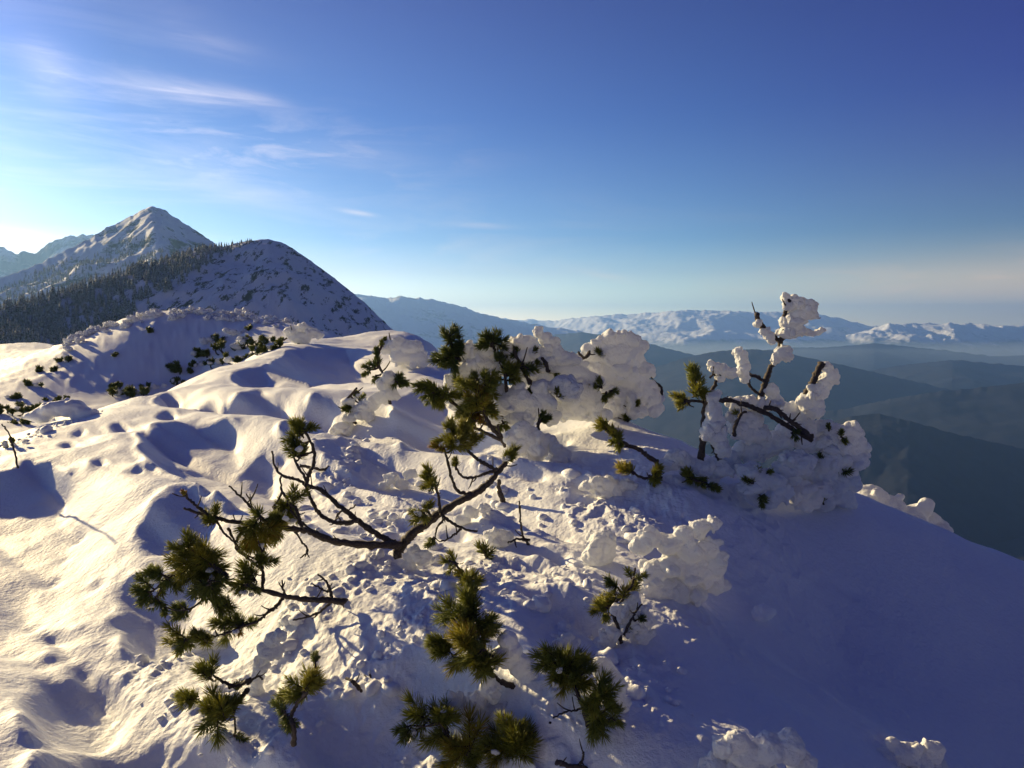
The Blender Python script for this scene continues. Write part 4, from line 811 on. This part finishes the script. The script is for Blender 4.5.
# slope shrubs on the shaded hump and its rim
rgx = np.random.default_rng(3)
def ridge_top(px):
    ys = np.linspace(295, 360, 131)
    for y in ys:
        if hit(ground_z, px, y) is not None: return y
    return None
protos = []
for kx in range(4):
    bl = [(np.array([rgx.uniform(-.6,.6), rgx.uniform(-.5,.5), rgx.uniform(.05,.5)]), np.array([rgx.uniform(.2,.42), rgx.uniform(.2,.4), rgx.uniform(.18,.36)])) for _ in range(7)]
    o = make_rime('rime_bush', bl, .06, None, M_RIME_FAR, amp=.25, knobs=.8, seed=50+kx); protos.append(o.data); bpy.data.objects.remove(o)
for kx in range(90):
    px = rgx.uniform(64, 300) if kx > 12 else rgx.uniform(150, 285); y = ridge_top(px)
    if y is None: continue
    y += rgx.uniform(.5, 4.5) if kx % 3 else rgx.uniform(2, 10); d = hit(ground_z, px, y)
    if d is None or d < 35: continue
    o = bpy.data.objects.new('rime_bush', protos[kx % 4]); C.objects.link(o); p = ray(px, y)*d; o.location = Vector(p.tolist()); s = rgx.uniform(.3, .75)*d/62; o.scale = (s*1.1, s, s*rgx.uniform(.8, 1.3)); o.rotation_euler.z = rgx.uniform(0, 6.28)
    tag(o, 'small white rimed bush on the rim of the shaded hump at left', 'bush', 'rimed bushes along the rim of the shaded hump')
for px, y, w, gr, lab in [(10,398,9,4,'small dark bush on the far left slope, lowest'),(32,386,9,4,'small dark bush on the left slope beside bright snow'),(46,372,9,4,'small dark bush higher on the left slope'),(66,362,9,3,'small dark bush at the left foot of the shaded hump'),(112,356,5,2,'pair of dark sprigs alone on the shaded hump face'),(148,332,5,2,'dark sprig near the top of the shaded hump')]:
    far_shrub(px, y, w, gr, 2, lab)
# ------------------------------------------------------------------ haze
M_HAZE = bpy.data.materials.new('haze'); M_HAZE.use_nodes = True; nt = M_HAZE.node_tree; nt.nodes.remove(nt.nodes['Principled BSDF'])
pv = nt.nodes.new('ShaderNodeVolumePrincipled'); pv.inputs['Color'].default_value = (.26, .50, 1, 1); pv.inputs['Density'].default_value = 5.2e-5; pv.inputs['Anisotropy'].default_value = .42
nt.links.new(pv.outputs[0], nt.nodes['Material Output'].inputs['Volume'])
hx = 35500.; zb, zt = -1010., 1000.
Vb = np.array([(x, y, z) for z in (zb, zt) for y in (-hx, hx) for x in (-hx, hx)]); Fb = np.array([[0,2,3,1],[4,5,7,6],[0,1,5,4],[2,6,7,3],[0,4,6,2],[1,3,7,5]])
tag(link('haze', mesh_from('haze', Vb, [Fb], smooth=False), M_HAZE), 'pale blue haze filling the valley air', 'haze', kind='stuff')
M_MIST = bpy.data.materials.new('mist'); M_MIST.use_nodes = True; nt = M_MIST.node_tree; nt.nodes.remove(nt.nodes['Principled BSDF'])
pv = nt.nodes.new('ShaderNodeVolumePrincipled'); pv.inputs['Color'].default_value = (.75, .9, 1, 1); pv.inputs['Density'].default_value = 9e-5; pv.inputs['Anisotropy'].default_value = .3
nt.links.new(pv.outputs[0], nt.nodes['Material Output'].inputs['Volume'])
Vb = np.array([(x, y, z) for z in (-1005., -400.) for y in (10500., 18500.) for x in (-30000., 30000.)])
tag(link('mist', mesh_from('mist', Vb, [Fb], smooth=False), M_MIST), 'pale bank of mist lying in the far valley below the snowy ranges', 'mist', kind='stuff')
# ------------------------------------------------------------------ world
sc = bpy.context.scene
w = bpy.data.worlds.new('World'); sc.world = w; w.use_nodes = True; nt = w.node_tree; L = nt.links; bg = nt.nodes['Background']
sky = nd(nt, 'ShaderNodeTexSky', sky_type='NISHITA'); sky.sun_disc = False; sky.sun_elevation = SEL; sky.sun_rotation = SAZ; sky.altitude = 1900; sky.air_density = 1.0; sky.dust_density = .6; sky.ozone_density = 4.0
tc = nd(nt, 'ShaderNodeTexCoord'); sp = nd(nt, 'ShaderNodeSeparateXYZ'); L.new(tc.outputs['Generated'], sp.inputs[0])
X_, Y_, Z_ = sp.outputs
el = math_n(nt, 'ARCSINE', Z_); az = math_n(nt, 'ARCTAN2', X_, Y_)
cb = nd(nt, 'ShaderNodeCombineXYZ'); L.new(az, cb.inputs[0]); L.new(el, cb.inputs[1])
def cirrus(scale, rot, stretch, lo, hi, detail=6., dist=.6):
    mp = nd(nt, 'ShaderNodeMapping'); mp.inputs['Rotation'].default_value = (0, 0, rot); mp.inputs['Scale'].default_value = (1, stretch, 1); L.new(cb.outputs[0], mp.inputs[0])
    n_ = nd(nt, 'ShaderNodeTexNoise', i_Scale=scale, i_Detail=detail, i_Roughness=.62, i_Distortion=dist); L.new(mp.outputs[0], n_.inputs['Vector'])
    return ramp(nt, n_.outputs[0], [(lo, g4(0.)), (hi, g4(1.))])
def gauss2(a0, e0, sa, se, rot=0.0):
    c_, s_ = math.cos(rot), math.sin(rot)
    da = math_n(nt, 'SUBTRACT', az, R(a0)); de = math_n(nt, 'SUBTRACT', el, R(e0))
    u = math_n(nt, 'ADD', math_n(nt, 'MULTIPLY', da, c_), math_n(nt, 'MULTIPLY', de, s_)); v = math_n(nt, 'SUBTRACT', math_n(nt, 'MULTIPLY', de, c_), math_n(nt, 'MULTIPLY', da, s_))
    q = math_n(nt, 'ADD', math_n(nt, 'POWER', math_n(nt, 'ABSOLUTE', math_n(nt, 'DIVIDE', u, R(sa))), 2), math_n(nt, 'POWER', math_n(nt, 'ABSOLUTE', math_n(nt, 'DIVIDE', v, R(se))), 2))
    return math_n(nt, 'EXPONENT', math_n(nt, 'MULTIPLY', q, -1))
c1 = cirrus(3.0, R(8), 6.0, .47, .75); c2 = cirrus(7.0, R(-4), 5.0, .5, .74); c3 = cirrus(4., R(14), 9., .42, .7)
band = gauss2(-16, 6, 26, 3.6); left = gauss2(-36, 10, 14, 8)
m1 = math_n(nt, 'MULTIPLY', c1, math_n(nt, 'MAXIMUM', math_n(nt, 'MULTIPLY', left, .9), math_n(nt, 'MULTIPLY', band, .6)))
m2 = math_n(nt, 'MULTIPLY', c2, gauss2(-20, 13, 12, 2.5))
def px_ang(px, py):
    v = ray(px, py); v = v/np.linalg.norm(v); return math.degrees(math.atan2(v[0], v[1])), math.degrees(math.asin(v[2]))
streaks = [(20,55,75,80,1.3,.8),(75,78,190,92,.9,.55),(140,82,235,102,.55,.9),(215,90,290,108,.6,.45),(0,232,75,240,.35,1.),(0,255,60,262,.6,.5),(342,210,376,216,.18,.9),(185,190,330,202,.7,.35),(445,224,510,227,.22,.5),(300,150,420,158,1.1,.22),(150,20,250,55,1.3,.18),(570,268,640,284,.3,.35)]
tot = math_n(nt, 'ADD', math_n(nt, 'MULTIPLY', m1, .45), math_n(nt, 'MULTIPLY', m2, .35))
for x0, y0, x1, y1, wd, st in streaks:
    (a0, e0), (a1, e1) = px_ang(x0, y0), px_ang(x1, y1); ln = math.hypot(a1-a0, e1-e0)/2
    g_ = gauss2((a0+a1)/2, (e0+e1)/2, ln, wd, math.atan2(e1-e0, a1-a0)); tot = math_n(nt, 'ADD', tot, math_n(nt, 'MULTIPLY', math_n(nt, 'MULTIPLY', g_, st*.55), math_n(nt, 'ADD', .35, c3)))
tot = math_n(nt, 'ADD', tot, math_n(nt, 'MULTIPLY', gauss2(38, 2.2, 18, 2.2), math_n(nt, 'ADD', .6, math_n(nt, 'MULTIPLY', c2, .4))))
cloud = math_n(nt, 'MINIMUM', tot, .9)
sunv = nd(nt, 'ShaderNodeVectorMath', operation='DOT_PRODUCT'); L.new(tc.outputs['Generated'], sunv.inputs[0]); sunv.inputs[1].default_value = SUN
sd = math_n(nt, 'MAXIMUM', sunv.outputs['Value'], 0)
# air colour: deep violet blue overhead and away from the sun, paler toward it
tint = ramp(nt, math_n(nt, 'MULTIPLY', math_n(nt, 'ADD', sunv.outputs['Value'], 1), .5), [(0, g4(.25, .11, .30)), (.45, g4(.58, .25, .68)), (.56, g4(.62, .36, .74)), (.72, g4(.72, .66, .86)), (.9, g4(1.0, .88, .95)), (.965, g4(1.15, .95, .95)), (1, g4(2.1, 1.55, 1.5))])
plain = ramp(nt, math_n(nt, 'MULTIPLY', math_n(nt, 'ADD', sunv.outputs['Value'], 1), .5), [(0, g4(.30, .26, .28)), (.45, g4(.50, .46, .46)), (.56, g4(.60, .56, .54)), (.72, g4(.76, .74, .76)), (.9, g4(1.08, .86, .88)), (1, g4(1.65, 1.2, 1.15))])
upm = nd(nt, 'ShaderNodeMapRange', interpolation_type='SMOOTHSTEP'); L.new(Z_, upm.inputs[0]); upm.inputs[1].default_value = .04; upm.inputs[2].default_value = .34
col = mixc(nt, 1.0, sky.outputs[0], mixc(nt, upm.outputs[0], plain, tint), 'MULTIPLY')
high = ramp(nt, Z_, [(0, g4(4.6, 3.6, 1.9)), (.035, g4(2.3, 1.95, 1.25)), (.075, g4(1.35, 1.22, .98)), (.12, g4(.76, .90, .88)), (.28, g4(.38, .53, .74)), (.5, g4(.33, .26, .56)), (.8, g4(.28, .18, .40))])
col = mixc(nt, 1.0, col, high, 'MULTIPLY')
cc = mixc(nt, 1.0, mixc(nt, math_n(nt, 'POWER', sd, 3), g4(7.2, 4.9, 3.0), g4(9., 8.4, 8.8)), g4(1., 1., 1.), 'MULTIPLY')
col = mixc(nt, cloud, col, cc)
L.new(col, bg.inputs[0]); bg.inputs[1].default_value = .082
# ------------------------------------------------------------------ sun, camera, output
sl = bpy.data.lights.new('sun', 'SUN'); sl.energy = 4.8; sl.angle = R(.55); sl.color = (1., .78, .41); so = bpy.data.objects.new('sun', sl); so.rotation_euler = SUN.to_track_quat('Z', 'Y').to_euler(); so.location = (-20, 20, 12); C.objects.link(so)
cam = bpy.data.cameras.new('camera'); co = bpy.data.objects.new('camera', cam); C.objects.link(co); co.location = (0, 0, 0); co.rotation_euler = (R(90)-PITCH, 0, 0)
cam.sensor_width = 36; cam.lens = F*36/1024; cam.clip_start = .05; cam.clip_end = 200000; sc.camera = co
sc.view_settings.view_transform = 'Standard'; sc.view_settings.look = 'None'; sc.view_settings.exposure = 1.08; sc.view_settings.gamma = 1
sc.cycles.use_denoising = True; sc.cycles.max_bounces = 7; sc.cycles.diffuse_bounces = 3; sc.cycles.volume_bounces = 1; sc.cycles.transparent_max_bounces = 4
